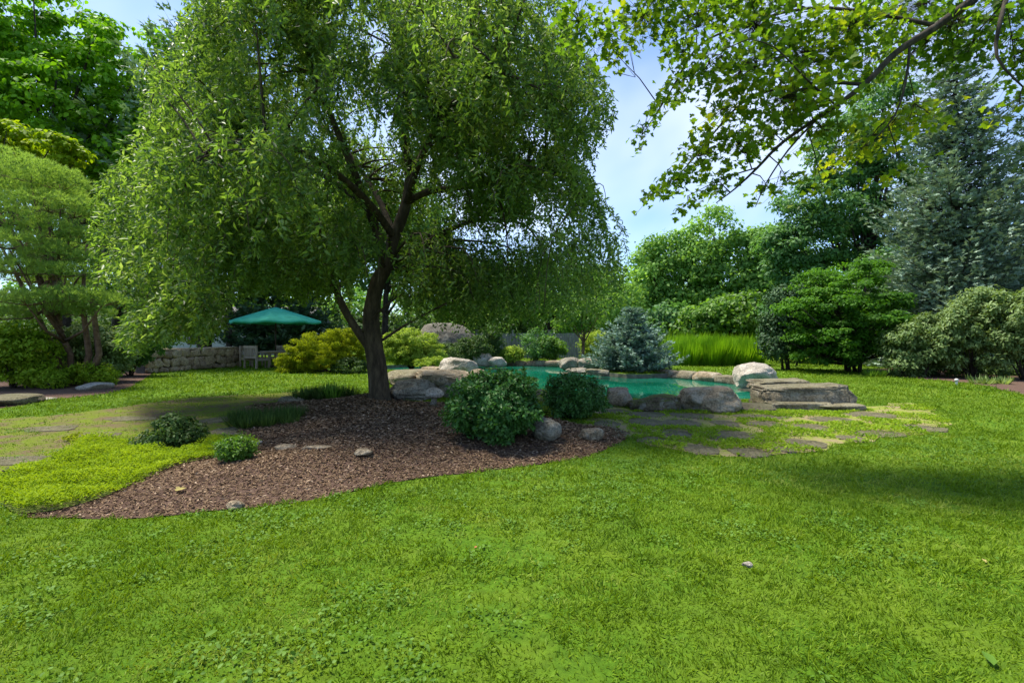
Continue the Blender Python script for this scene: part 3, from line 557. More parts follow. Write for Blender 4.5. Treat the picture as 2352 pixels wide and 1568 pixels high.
limb([(935, 400, .2), (1000, 300, 1.4), (1090, 230, 2.4), (1200, 220, 3.0), (1290, 270, 3.2)], .07, .02)
limb([(846, 480, -.3), (740, 400, -.2), (600, 340, 0), (460, 350, .2), (340, 430, .3), (270, 520, .2)], .07, .02)
limb([(930, 300, .3), (1020, 180, .2), (1130, 110, 0), (1250, 120, -.2), (1340, 200, -.3)], .06, .02)
# crown silhouette in view and volume round the trunk
sil = [(420, -200), (420, 60), (340, 130), (290, 180), (330, 260), (300, 330), (230, 400), (205, 480), (200, 570), (205, 660), (290, 690), (330, 700), (262, 770), (285, 820), (400, 815), (470, 815), (520, 760), (545, 712), (620, 690), (700, 720), (770, 760), (820, 700), (850, 640), (905, 640), (890, 745), (960, 750), (1060, 765), (1150, 780), (1250, 785), (1330, 770), (1410, 760), (1440, 700), (1455, 600), (1450, 500), (1385, 455), (1345, 425), (1388, 330), (1432, 270), (1392, 190), (1350, 120), (1300, 40), (1290, -200)]
silA = np.array(sil, float)
CC = np.array([-3.3, TY, 4.9]); CR = np.array([6.2, 4.9, 6.2])
def proj(P): return HX+P[:, 0]/P[:, 1]*F, HY-(P[:, 2]-CZ)/P[:, 1]*F
# secondary branches
starts, ends = [], []
sec = []
tries = 0
while len(sec) < 270 and tries < 20000:
    tries += 1
    d = rdir(1)[0]; e = CC+d*CR*rng.uniform(.45, .98)
    if e[2] < 2.2: continue
    px, py = proj(e[None, :])
    if py[0] < -420 or not pip(px, np.maximum(py, -150), silA)[0]: continue
    best = None
    for pts, r in limbs[1:]:
        dd = np.linalg.norm(pts-e, axis=1)+ (pts[:, 2] > e[2]+.5)*1.0; i = int(dd.argmin())
        if best is None or dd[i] < best[0]: best = (dd[i], pts[i], r[i])
    if best[0] > 4.5: continue
    st = best[1]; mid = (st+e)/2; mid[2] += .12*best[0]+.1; q = smooth_poly([st, st*.3+mid*.7, mid*.3+e*.7+np.array([0, 0, .1*best[0]]), e-np.array([0, 0, .1*best[0]])], 3, False)
    sec.append(q); mb.tube(q, np.linspace(min(best[2]*.7, .035), .006, len(q)), 5)
mb.build('trunk', m_bark, wt)
anch = []
for q in sec:
    k = 34; t = rng.uniform(.3, 1.0, k)*(len(q)-1); i = np.clip(t.astype(int), 0, len(q)-2); f = (t-i)[:, None]
    anch.append(q[i]*(1-f)+q[i+1]*f+rng.normal(size=(k, 3))*.28)
for pts, r in limbs[1:]:
    k = 70; t = rng.uniform(.35, 1, k)*(len(pts)-1); i = np.clip(t.astype(int), 0, len(pts)-2); f = (t-i)[:, None]; anch.append(pts[i]*(1-f)+pts[i+1]*f+rng.normal(size=(k, 3))*.25)
# long hanging curtain on the right, behind the pool side, and low fringe at left
def curtain(px0, px1, py0, py1, y0, y1, k):
    a = rng.uniform(px0, px1, k); b = rng.uniform(py0, py1, k); yy = rng.uniform(y0, y1, k); return np.array([W(p, q, v) for p, q, v in zip(a, b, yy)])
anch += [curtain(430, 1330, -120, 180, TY-3.2, TY+2.5, 1500), curtain(980, 1400, 100, 430, TY-2.5, TY+2.5, 900), curtain(905, 1440, 520, 690, TY+.2, TY+3.5, 760), curtain(1080, 1440, 470, 640, TY-1.2, TY+1, 200), curtain(270, 520, 640, 780, TY-3.0, TY-.3, 650), curtain(210, 560, 380, 640, TY-2.5, TY+1.5, 500), curtain(540, 850, 480, 650, TY-2, TY+1.5, 420)]
A = np.concatenate(anch); n = len(A)
out = A-np.array([TB[0], TB[1], 0]); out[:, 2] = 0; out = nrm(out)
d0 = nrm(out*.7+rng.normal(size=(n, 3))*.55); hang = np.where((A[:, 0] > -2.3) & (A[:, 2] < 4.2), 1.0, .45); ln = rng.uniform(.4, 1.15, n)*(.72+.45*hang)
K = 22; tt = np.linspace(0.05, 1, K)
S = A[:, None, :]+d0[:, None, :]*(ln[:, None]*.75*(tt-.35*tt**2))[:, :, None]; S[:, :, 2] -= (ln*(.45+.5*hang))[:, None]*tt**1.7; S += np.cumsum(rng.normal(size=S.shape), 1)*.012
px, py = proj(S[:, -1, :]); px0, py0 = proj(A); mid = S[:, K//2, :]; pxm, pym = proj(mid)
keep = pip(px, np.maximum(py, -150), silA) & pip(px0, np.maximum(py0, -150), silA) & (A[:, 2] > .9)
infront = (mid[:, 1] < TY+.4)
near_tr = ((px > 815) & (px < 925) & (py > 620) & infront) | ((px > 930) & (px < 1090) & (py > 405) & (py < 470) & infront & (rng.random(n) < .35)) | ((px > 870) & (px < 945) & (py > 470) & (py < 640) & infront & (rng.random(n) < .5))
gap = ((((pxm-1165)/85)**2+((pym-545)/45)**2 < 1) & (rng.random(n) < .86)) | ((((pxm-1080)/40)**2+((pym-540)/60)**2 < 1) & (rng.random(n) < .6)) | ((((pxm-870)/35)**2+((pym-90)/60)**2 < 1) & (rng.random(n) < .7)) | ((((pxm-1230)/45)**2+((pym-330)/50)**2 < 1) & (rng.random(n) < .5)) | ((((pxm-620)/70)**2+((pym-130)/60)**2 < 1) & (rng.random(n) < .5))
keep &= ~near_tr & ~gap & ~((px > 535) & (px < 765) & (py > 700) & (rng.random(n) < .8)) & ~((px > 330) & (px < 560) & (py > 790)); cl = np.array([mn.noise(Vector(a_)*.85)+.45*mn.noise(Vector(a_)*2.1) for a_ in mid]); keep &= (cl > -.27)|(rng.random(n) < .25); S = S[keep]; ns = len(S)
tan = nrm(np.gradient(S, axis=1)); P = S.reshape(-1, 3); T = tan.reshape(-1, 3); m = len(P)
side = nrm(np.cross(T, rdir(m))); D = nrm(T*.4+side*.9+np.array([0, 0, -.28])); Nn = nrm(rng.normal(size=(m, 3))+np.array([0, -.2, .5]))
P = P+rng.normal(size=(m, 3))*.02; s = rng.uniform(.7, 1.25, m); sr = np.repeat(np.clip(rng.normal(.45, .22, ns), 0, 1), K)
cards('crown', P, D, Nn, .112*s, .042*s, T_DIA, L_WEEP, wt, np.clip(sr+rng.normal(size=m)*.28, 0, 1))
print('weep leaves', m, 'strands', ns, 'sec', len(sec))
# twigs as thin ribbons with two crossed faces
seg = S[:, ::7, :][:, :3, :]; Q0 = seg[:, :-1, :].reshape(-1, 3); Q1 = seg[:, 1:, :].reshape(-1, 3); dv = Q1-Q0; ll = np.linalg.norm(dv, axis=1)
cards('twigs', Q0, dv, rdir(len(Q0)), ll, .009, (np.array([[0, -.5, 0], [0, .5, 0], [1, .3, 0], [1, -.3, 0]]), [(0, 1, 2, 3)]), m_bark, wt)

# ------------------------------------------------------------ overhanging maple, trunk outside the frame at right
mb0 = np.array([9.6, 4.6, 0]); mt = thing('maple_tree', 'maple whose leafy bough hangs into the upper right of the view', 'tree', mb0)
mb = MB(); mb.tube([mb0+np.array([0, 0, -.1]), mb0+np.array([0, .05, 2]), mb0+np.array([-.2, .1, 4.5]), mb0+np.array([-.3, .2, 7]), mb0+np.array([-.2, .2, 9])], [.42, .32, .27, .2, .12], 12, .1)
MY = 5.6
bough = [mb0+np.array([-.2, .1, 4.2]), mb0+np.array([-1.8, .5, 4.9]), W(2330, -60, MY), W(2235, 0, MY), W(2150, 62, MY), W(2060, 120, MY), W(1990, 190, MY), W(1920, 243, MY+.1), W(1800, 325, MY+.3), W(1740, 385, MY+.4), W(1690, 432, MY+.5), W(1645, 466, MY+.5)]
bp = smooth_poly(bough, 4, False); mb.tube(bp, np.interp(np.linspace(0, 1, len(bp)), [0, .2, .45, .7, 1], [.12, .055, .034, .020, .005]), 8, .08)
def br(lst, r0, r1):
    q = smooth_poly([W(a, b, c) for a, b, c in lst], 3, False); mb.tube(q, np.linspace(r0, r1, len(q)), 5); return q
allb = [bp]
allb.append(br([(1870, 280, MY+.2), (1810, 345, MY), (1760, 420, MY), (1735, 475, MY)], .014, .004))
allb.append(br([(2090, 105, MY), (2080, 190, MY-.1), (2055, 265, MY-.2), (2010, 320, MY-.2)], .016, .005))
allb.append(br([(1985, 195, MY), (1900, 190, MY+.3), (1800, 200, MY+.5), (1700, 240, MY+.7), (1620, 330, MY+.8), (1560, 400, MY+.8), (1490, 450, MY+.8)], .022, .005))
allb.append(br([(2150, 60, MY), (2000, 30, MY+.3), (1850, 20, MY+.6), (1700, 60, MY+.8), (1600, 110, MY+.9), (1540, 210, MY+.9), (1475, 310, MY+.9)], .025, .005))
allb.append(br([(1850, 20, MY+.6), (1700, -20, MY+.9), (1560, 10, MY+1.1), (1430, 50, MY+1.2), (1320, 60, MY+1.3)], .018, .005))
allb.append(br([(1920, 243, MY+.1), (1850, 180, MY-.3), (1780, 110, MY-.5), (1720, 90, MY-.6)], .014, .004))
allb.append(br([(2330, -60, MY), (2300, 40, MY-.2), (2290, 130, MY-.3), (2350, 200, MY-.4)], .03, .008))
allb.append(br([(1740, 385, MY+.4), (1690, 400, MY+.3), (1640, 420, MY+.2), (1580, 450, MY+.2)], .010, .003))
MC = [(1330, 50, 60, 50), (1400, 95, 45, 38), (1480, 40, 90, 45), (1420, 130, 22, 18), (1600, 30, 100, 45), (1560, 110, 38, 35), (1575, 175, 38, 35), (1530, 230, 32, 26), (1480, 292, 18, 30), (1625, 150, 30, 40), (1740, 60, 105, 75), (1700, 165, 70, 55), (1660, 250, 55, 45), (1610, 345, 55, 42), (1555, 412, 50, 26), (1500, 445, 28, 18), (1640, 425, 48, 26), (1700, 330, 62, 45), (1800, 225, 90, 68), (1850, 120, 110, 85), (1950, 60, 110, 65), (2060, 30, 120, 55), (1985, 170, 70, 45), (2085, 130, 65, 45), (1890, 300, 55, 32), (2055, 275, 55, 32, 1), (2110, 285, 45, 32, 1), (1985, 335, 52, 34, 1), (1930, 365, 30, 20, 1), (2070, 392, 20, 20, 1), (1810, 415, 24, 20, 1), (1888, 428, 14, 13, 1), (1765, 430, 18, 14), (2185, 60, 80, 55), (2285, 40, 80, 55), (2330, 130, 38, 45), (2210, 130, 45, 28), (2340, 240, 20, 35, 1), (1500, -20, 90, 30), (1750, -20, 120, 30), (1580, 470, 18, 10), (2400, 80, 60, 120), (1850, 250, 60, 40), (1760, 310, 50, 40)]
Pm, Rm = [], []
for c in MC:
    px, py, rx, ry = c[:4]; Yc = MY+.4+rng.uniform(-.4, .5); k = int(rx*ry*.052)+14; a = rng.uniform(0, 6.3, k); rr = np.sqrt(rng.random(k))
    ctr = W(px, py, Yc); P = ctr+np.column_stack([np.cos(a)*rr*rx/F*Yc, rng.normal(size=k)*.28, np.sin(a)*rr*ry/F*Yc]); Pm.append(P); Rm.append(np.clip(rng.normal(.72 if len(c) > 4 else rng.uniform(.2, .6), .15, k), 0, 1))
    best = min(((np.linalg.norm(q-ctr, axis=1).min(), q[np.linalg.norm(q-ctr, axis=1).argmin()]) for q in allb), key=lambda t: t[0])
    mid = (best[1]+ctr)/2+np.array([0, 0, .05]); mb.tube([best[1], mid, ctr], [.008, .006, .003], 4)
    for j in range(0, k, 3): mb.tube([ctr*.6+best[1]*.4 if j % 2 else ctr, P[j]], [.003, .0015], 3, close=False)
mb.build('trunk', m_bark2, mt)
Pm = np.concatenate(Pm); Rm = np.concatenate(Rm); k = len(Pm); a = rng.uniform(0, 6.3, k)
D = np.column_stack([np.cos(a), np.sin(a), rng.uniform(-1.3, .1, k)]); s = rng.uniform(.6, 1.2, k)
cards('crown', Pm, D, nrm(rng.normal(size=(k, 3))*.6+np.array([0, .1, 1])), .086*s, .086*s, T_MAPLE, L_MAP, mt, Rm); print('maple leaves', k)

# ------------------------------------------------------------ conifers
def spruce(name, label, px, Y, height, radius, mat, levels, L=.28, w=.10, zb=0.3, power=.8, tiltup=.1, droop=.15, twig=9, wide=.45, cat='tree', bark=None, nb=11, lean=0.0, group=None, roundy=False, tm=T_SPRAY, upright=.3):
    b = W(px, HY, Y); b[2] = 0; t = thing(name, label, cat, b, group); mb = MB(); P, D, N = [], [], []
    mb.tube([b+np.array([lean*k, 0, height*k]) for k in np.linspace(0, .97, 8)], [max(height*.016, .03)*(1.3-1.2*k) for k in np.linspace(0, 1, 8)], 8, .1)
    for i in range(levels):
        f = (i+rng.uniform(0, .8))/levels; z = zb+(height-zb)*f; R = radius*((1-f)**power if not roundy else math.sqrt(max(0, 1-f**1.8)))*rng.uniform(.82, 1.1)+.08
        kk = max(4, int(nb*(.5+.5*(1-f))))
        for j in range(kk):
            az = 2*math.pi*(j+rng.uniform(-.4, .4))/kk+i*1.1; Rb = R*rng.uniform(.72, 1.12); o = np.array([math.cos(az), math.sin(az), 0]); sd = np.array([-o[1], o[0], 0])
            ax = b+np.array([lean*f, 0, z]); q = [ax+o*Rb*u+np.array([0, 0, Rb*(tiltup*u-droop*u*(1-u)*2.2+.12*u**3)]) for u in np.linspace(0, 1, 5)]
            mb.tube(q, np.linspace(max(.012*height*.25, .006), .003, 5), 4, close=False)
            nt_ = max(5, int(twig*Rb/radius*1.6)+4)
            for u in np.linspace(.18, 1, nt_):
                ii = min(int(u*4), 3); fu = u*4-ii; c = q[ii]*(1-fu)+q[ii+1]*fu; wl = wide*Rb*(1.08-u)*.8+.06
                for s_ in (-1, 1):
                    td = nrm(o*.75+sd*s_*.8+np.array([0, 0, rng.uniform(-.1, .2)])); m_ = max(1, int(wl/(L*.55)))
                    for v in range(m_):
                        P.append(c+td*wl*(v+.3)/m_+rng.normal(size=3)*.03*L/.28); D.append(nrm(td+rng.normal(size=3)*.25)); N.append(nrm(np.array([0, 0, 1])+rng.normal(size=3)*upright))
            P.append(q[-1]); D.append(nrm(o+np.array([0, 0, .3]))); N.append(np.array([0, 0, 1.]))
    mb.build('trunk', bark or m_bark2, t)
    P = np.array(P); D = np.array(D); N = np.array(N); k = len(P); s = rng.uniform(.7, 1.3, k)
    # second, steeper layer of needles gives the sprays thickness
    P2 = np.concatenate([P, P+rng.normal(size=(k, 3))*L*.15]); D2 = np.concatenate([D, nrm(D+np.array([0, 0, .5])+rng.normal(size=(k, 3))*.3)]); N2 = np.concatenate([N, rdir(k)])
    s2 = np.concatenate([s, s*.9]); cards('crown', P2, D2, N2, L*s2, w*s2, tm, mat, t, np.clip(rng.normal(.5, .25, 2*k), 0, 1)); print(name, 2*k); return t
spruce('blue_spruce', 'tall blue-grey spruce rising above the right-hand shrubs', 2195, 22.5, 14.2, 4.3, L_SPR, 48, L=.30, w=.16, power=.62, twig=7, nb=12, droop=.22)
spruce('blue_spruce', 'low broad silvery-blue spruce on the far bank of the pool', 1452, 20.9, 2.6, 1.85, L_DSPR, 16, L=.16, w=.11, zb=.05, power=.72, twig=8, nb=13, droop=.05, tiltup=.12, cat='shrub')
spruce('white_pine', 'feathery blue-green pine between the left maple and the weeping tree', 470, 27, 17.2, 6.0, L_WPINE, 26, L=.55, w=.22, zb=6.2, power=.55, tiltup=.45, droop=.12, twig=7, nb=9, wide=.4, upright=.7)
spruce('dark_conifer', 'dark conifer at the right picture edge behind the blue spruce', 2400, 26, 13, 4.6, L_DCON, 34, L=.42, w=.2, power=.6, twig=6, nb=10)
spruce('dark_conifer', 'dark tall conifer showing through the left side of the weeping tree', 640, 29, 9.5, 3.8, L_DCON, 26, L=.45, w=.22, power=.6, twig=6, nb=10)

# ------------------------------------------------------------ light pine at left: cloud pads of long needles
def padpine():
    Y = 14.5; b = W(170, HY, Y+.5); b[2] = 0; t = thing('pine_tree', 'spreading light-green pine with cloud-like pads at the left edge', 'tree', b)
    pads = [(0, 375, 80, 34, .6), (70, 405, 95, 36, .2), (140, 425, 60, 34, .5), (-30, 440, 110, 36, .2), (110, 475, 90, 30, 0), (170, 490, 50, 28, .6), (20, 505, 100, 30, -.3), (120, 535, 90, 24, .3), (190, 550, 46, 22, .5), (20, 562, 110, 24, -.5), (130, 592, 80, 20, 0), (-20, 606, 90, 24, -.2), (195, 612, 50, 20, .6), (60, 640, 110, 20, .9), (160, 684, 100, 24, -.4), (60, 692, 100, 22, -.7), (236, 694, 62, 20, -.2), (-30, 690, 80, 26, 0), (110, 714, 100, 16, .3), (200, 722, 60, 14, .5), (10, 728, 70, 16, -.2), (60, 622, 100, 20, -.5), (150, 628, 66, 18, -.3), (70, 440, 110, 40, .9), (80, 470, 130, 50, 1.4), (90, 580, 120, 40, 1.6), (150, 650, 80, 24, 1.6)]
    P, D, R = [], [], []; mb = MB(); top = W(90, 500, Y+.5)
    for i, (px, py, rx, ry, dy) in enumerate(pads):
        c = W(px, py, Y+dy); s = (Y+dy)/F; r = np.array([rx*s, rx*s*.85, ry*s]); k = int(rx*ry*.11)+80
        q = rdir(k); q[:, 2] = np.abs(q[:, 2])*1.2-.25; q = nrm(q); pos = c+q*r*rng.uniform(.7, 1, (k, 1))+rng.normal(size=(k, 3))*.05
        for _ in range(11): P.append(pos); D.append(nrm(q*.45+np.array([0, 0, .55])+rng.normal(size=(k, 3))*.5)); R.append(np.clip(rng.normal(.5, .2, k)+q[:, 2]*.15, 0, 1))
        st = b+(top-b)*rng.uniform(.25, .8); mid = (st+c)/2+np.array([0, 0, -.25]); mb.tube([st, mid, c-np.array([0, 0, r[2]*.3])], [.05, .035, .012], 6, .1)
        for _ in range(8): e = c+rdir(1)[0]*r*np.array([.8, .8, .3]); mb.tube([c-np.array([0, 0, r[2]*.4]), e], [.014, .004], 4)
    for dx, tx in ((-.5, 0), (-.15, 60), (.3, 200), (.55, 240)):
        e = W(tx, 560, Y+.4); mb.tube([b+np.array([dx*.6, 0, -.05]), b+np.array([dx*1.2, .1, .9]), b*.4+e*.6, e], [.10, .085, .06, .03], 8, .12)
    mb.build('trunk', m_bark3, t); P = np.concatenate(P); D = np.concatenate(D); k = len(P)
    cards('crown', P, D, rdir(k), rng.uniform(.09, .17, k), .016, T_NEED, L_PINE, t, np.concatenate(R)); print('pine', k)
padpine()

# ------------------------------------------------------------ deciduous background
broadleaf('maple_tree', 'tall bright-green maple filling the upper left corner', 'tree', 140, 25, [(-60, 60, 190, 130), (110, 75, 125, 115), (300, 150, 105, 95), (190, 260, 180, 130), (20, 220, 160, 130), (310, 330, 130, 95), (-60, 330, 150, 90), (150, 380, 150, 60)], L_BRIGHT, 620, 95, .75, .24, .35, m_bark2, tm=T_OVAL, flat=.45, up=.9, ratio=.75)
broadleaf('maple_tree', 'yellow-green low maple branches above the light pine', 'tree', -60, 19, [(60, 330, 90, 30), (130, 345, 60, 30), (-30, 310, 90, 40)], leafmat('yellow_green_leaves', [(0.12, 0.22, 0.005), (0.22, 0.33, 0.008), (0.33, 0.42, 0.01)], .45, .3, .5, .6, .4, 1.4), 90, 80, .4, .17, .16, m_bark2, tm=T_OVAL, flat=.4, up=1, ratio=.75)
broadleaf('oak_tree', 'dark-trunked tree standing left of the green umbrella', 'tree', 527, 26.5, [(480, 560, 110, 60), (580, 540, 110, 60), (530, 470, 120, 70)], L_DARK, 150, 90, .6, .19, .14, m_bark2)
for i, (px, Y, lb, lab) in enumerate([
    (700, 33, [(620, 520, 130, 90), (760, 480, 130, 100), (700, 400, 110, 90), (560, 470, 100, 80)], 'broad green tree behind the green umbrella'),
    (880, 36, [(860, 560, 130, 90), (930, 500, 110, 80), (800, 600, 110, 80)], 'green tree directly behind the weeping tree trunk'),
    (1060, 38, [(1040, 660, 110, 70), (1110, 680, 100, 60)], 'green tree behind the huge grey boulder'),
    (1250, 40, [(1220, 680, 100, 60), (1300, 660, 90, 70), (1380, 680, 90, 70)], 'green tree behind the grey board fence'),
    (260, 34, [(200, 500, 150, 100), (330, 480, 140, 110), (400, 600, 120, 100), (260, 620, 150, 90)], 'deep green tree behind the light pine')]):
    broadleaf('deciduous_tree', lab, 'tree', px, Y, lb, [LM, L_DARK, LM, L_FAR, L_DARK][i], 60*len(lb), 80, 1.0, .32, .28, m_bark2, group='trees behind the garden', ratio=.65)
far = [(1505, 46, [(1490, 640, 62, 62), (1530, 590, 60, 55), (1460, 700, 60, 60), (1545, 690, 70, 60)], 'far green tree just right of the weeping tree', L_FAR),
       (1645, 45, [(1640, 540, 62, 58), (1600, 590, 70, 60), (1690, 590, 66, 62), (1650, 660, 90, 60)], 'tallest far tree in the gap, with a domed top', L_FAR),
       (1755, 44, [(1740, 580, 40, 50), (1775, 550, 34, 40), (1740, 660, 55, 34), (1800, 700, 60, 40)], 'thin open tree with sky showing between its stems', L_FAR),
       (1660, 36, [(1650, 735, 82, 38), (1700, 715, 60, 36), (1600, 750, 50, 30)], 'low rounded green tree behind the tall ornamental grass', LM),
       (1500, 38, [(1490, 760, 70, 45), (1560, 750, 50, 50)], 'dark low tree behind the low blue spruce', L_DARK)]
for px, Y, lb, lab, m in far:
    broadleaf('deciduous_tree', lab, 'tree', px, Y, lb, m, 48*len(lb), 75, 1.05, .34, .24, m_bark2, group='trees beyond the tall grass', ratio=.65)
broadleaf('dark_tree', 'tall dark open tree behind the overhanging maple leaves', 'tree', 1985, 31, [(1850, 560, 95, 62), (1900, 470, 105, 70), (1965, 340, 95, 85), (2030, 240, 70, 80), (1790, 570, 45, 40), (2010, 540, 90, 80), (1830, 620, 60, 40), (2040, 400, 70, 80)], L_DARK, 430, 85, .8, .26, .30, m_bark2, flat=.45, up=.8)
broadleaf('dark_tree', 'dark green tree filling the space behind the layered green tree', 'tree', 1900, 27, [(1830, 720, 70, 60), (1920, 690, 80, 60), (2050, 640, 90, 70), (1800, 780, 40, 40)], L_DARK, 200, 80, .6, .22, .2, m_bark2)
broadleaf('layered_tree', 'wide layered green tree with several dark stems at the lawn edge', 'tree', 1962, 20.2, [(1975, 628, 75, 28, .5), (1920, 660, 90, 24, 0), (2010, 690, 75, 26, 0), (1900, 705, 110, 24, -.4), (1985, 735, 90, 22, -.6), (1850, 745, 60, 24, .3), (1920, 770, 100, 20, -.8), (1960, 800, 75, 16, -.6), (2040, 745, 50, 26, .3), (1880, 640, 55, 22, .6), (1900, 815, 80, 18, -.3), (2020, 790, 60, 26, 0), (1950, 720, 90, 40, .8), (1860, 790, 60, 22, .2)], L_JM, 440, 95, .36, .13, .17, m_bark2, multi=5, flat=.42, up=1.1, ratio=.6, droop=.15)
broadleaf('hemlock_shrub', 'dark drooping evergreen left of the layered green tree', 'shrub', 1805, 21.5, [(1815, 690, 50, 38), (1800, 745, 48, 40), (1780, 790, 34, 28), (1840, 790, 40, 30)], L_DCON, 150, 90, .4, .14, .1, m_bark2, multi=3)
# shrubs right
shrub('rhododendron', 'dusty green shrub right next to the layered tree', 2120, 866, [(2100, 790, 60, 50), (2150, 770, 60, 50), (2080, 830, 45, 32), (2140, 830, 60, 34)], L_RHO, 150, 90, .3, .13, Yo=18, up=.9, ratio=.45, tm=T_OVAL)
shrub('rhododendron', 'taller dusty green shrub in the middle of the right border', 2235, 872, [(2220, 740, 65, 45), (2260, 700, 55, 40), (2240, 800, 80, 45), (2190, 790, 50, 45)], L_RHO, 170, 90, .3, .13, Yo=17.4, up=.9, ratio=.45, tm=T_OVAL)
shrub('rhododendron', 'dusty green shrub cut by the right picture edge', 2350, 880, [(2340, 720, 75, 55), (2380, 780, 70, 50), (2320, 780, 45, 35)], L_RHO, 170, 90, .3, .13, Yo=16.6, up=.9, ratio=.45, tm=T_OVAL)
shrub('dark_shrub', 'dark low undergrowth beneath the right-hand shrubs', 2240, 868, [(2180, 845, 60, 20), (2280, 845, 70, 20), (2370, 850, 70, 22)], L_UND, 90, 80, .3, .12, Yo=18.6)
# ornamental grass
def tallgrass(name, label, px0, px1, ptop, pbot, mat, n, depth, w=.02, group=None, cat='grass clump', L=None, sp=.5, zb=0.0, tuft=9):
    b = G(.5*(px0+px1), pbot, zb); Y = b[1]+depth/2; h = L or (CZ-(ptop-HY)/F*Y-zb); wx = (px1-px0)/F*Y; t = thing(name, label, cat, (b[0], Y, zb), group)
    nt_ = max(1, int(tuft)); cx = rng.uniform(-.46, .46, nt_)*wx+(.5*(px0+px1)-HX)/F*Y; cy = Y+rng.uniform(-.5, .5, nt_)*depth; ci = rng.integers(0, nt_, n)
    a = rng.uniform(0, 6.3, n); rr = rng.random(n)*min(.3, wx*.3/ max(nt_, 1)**.3); P = np.column_stack([cx[ci]+np.cos(a)*rr, cy[ci]+np.sin(a)*rr, np.full(n, zb)])
    D = nrm(np.column_stack([np.cos(a)*sp, np.sin(a)*sp, np.ones(n)])+rng.normal(size=(n, 3))*.12); N = nrm(np.column_stack([-np.cos(a), -np.sin(a), np.full(n, .4)]))
    cards('blades', P, D, -N, h*1.12*rng.uniform(.55, 1.12, n)*rng.uniform(.72, 1.08, nt_)[ci], w, T_ARCH, mat, t); return t
tallgrass('ornamental_grass', 'bright green hedge of tall ornamental grass on the far lawn', 1545, 1752, 772, 840, L_TALLG, 11000, 1.5, .03, tuft=26, sp=.62, L=1.30)
tallgrass('liriope', 'dark grassy clump at the left corner of the mulch bed', 546, 680, 926, 985, L_UND, 2600, .8, .012, tuft=14, sp=.9, L=.27, zb=.02, cat='plant')
tallgrass('liriope', 'dark grassy clump left of the tree trunk', 690, 800, 888, 920, L_UND, 1500, .7, .014, tuft=10, sp=.9, L=.28, zb=.02, cat='plant')
tallgrass('daylily', 'small bright green sprig left of the tree trunk', 738, 772, 880, 920, LM, 150, .3, .025, tuft=3, sp=.8, zb=.02, cat='plant')
tallgrass('daylily', 'pale green strappy plant by the small white path light', 2232, 2296, 858, 882, L_RHO, 160, .5, .04, tuft=4, sp=1.1, cat='plant')
tallgrass('daylily', 'strappy green plant below the layered tree', 1985, 2035, 846, 866, LM, 150, .5, .04, tuft=4, sp=1.0, cat='plant')
# round shrubs in the bed
def ball(name, label, px0, px1, ptop, pbot, mat, nl, L, cat='shrub', seed=0, shell=.72, ratio=.6, tm=T_OVAL, zf=.92, stems=.018):
    base = GB(.5*(px0+px1), pbot-6); rx = (px1-px0)/2/F*base[1]; Y = base[1]+rx*.7; rx = (px1-px0)/2/F*Y; h = CZ-(ptop-HY)/F*Y-base[2]; c0 = np.array([(.5*(px0+px1)-HX)/F*Y, Y, base[2]+h*.52])
    t = thing(name, label, cat, (c0[0], Y, gz(c0[0], Y))); n = nl; q = rdir(n); so = Vector((seed*2.3, seed, 0))
    lump = np.array([1+.36*mn.noise(Vector(v)*1.8+so)+.34*mn.noise(Vector(v)*4.0+so)+.20*mn.noise(Vector(v)*9+so) for v in q]); rad = (shell+(1-shell)*rng.random(n)**.6)*lump
    P = c0+q*rad[:, None]*np.array([rx, rx, h*.5]); k = P[:, 2] > base[2]+.02; P, q, n = P[k], q[k], int(k.sum())
    N = nrm(q*.8+np.array([0, 0, .45])+rng.normal(size=(n, 3))*.5); D = nrm(q*.5+np.cross(N, rdir(n))+np.array([0, 0, -.1])); s = rng.uniform(.6, 1.25, n)
    SP, SD, mb = [], [], MB()      # shoots that break the outline
    for v in rdir(80):
        if v[2] < -.1: continue
        e0 = c0+v*np.array([rx, rx, h*.5])*.9; l_ = rng.uniform(.4, 1.2)*L*2.6; dd = nrm((v+np.array([0, 0, .5]))[None, :])[0]; mb.tube([e0-dd*.12, e0+dd*l_], [.004, .002], 4, close=False)
        for u_ in np.linspace(.1, 1, 6): SP.append(e0+dd*l_*u_); SD.append(dd*.5+rdir(1)[0]*.8)
    P = np.concatenate([P, np.array(SP)]); D = np.concatenate([D, nrm(np.array(SD))]); N = np.concatenate([N, rdir(len(SP))]); s = np.concatenate([s, rng.uniform(.5, .9, len(SP))]); n = len(P)
    cards('foliage', P, D, N, L*s, L*ratio*s, tm, mat, t, np.clip(rng.normal(.42, .2, n), 0, 1)); b0 = np.array([c0[0], Y, gz(c0[0], Y)-.02])
    for _ in range(16): e = c0+rdir(1)[0]*np.array([rx, rx, h*.5])*.85; e[2] = max(e[2], b0[2]+.1); mb.tube([b0, b0*.5+e*.5+np.array([0, 0, -.03]), e], [stems, stems*.6, stems*.2], 5)
    mb.build('stems', m_bark2, t); return t
ball('round_shrub', 'large round dark-green shrub in the mulch in front of the pool', 1046, 1230, 860, 1031, L_RND, 15000, .058, seed=1)
ball('round_shrub', 'smaller round dark-green shrub right of the grey boulder', 1256, 1387, 862, 973, L_RND, 8500, .055, seed=2)
ball('small_shrub', 'small bright-green plant at the left end of the mulch', 503, 578, 1008, 1068, LM, 2600, .035, seed=3, cat='plant', stems=.006)
shrub('variegated_shrub', 'yellowish small-leaved plant between the two round shrubs', 1255, 962, [(1255, 925, 26, 26), (1262, 948, 24, 14), (1240, 945, 18, 16)], L_GOLD2, 40, 26, .09, .045, Yo=9.6, cat='plant', stem=.008)
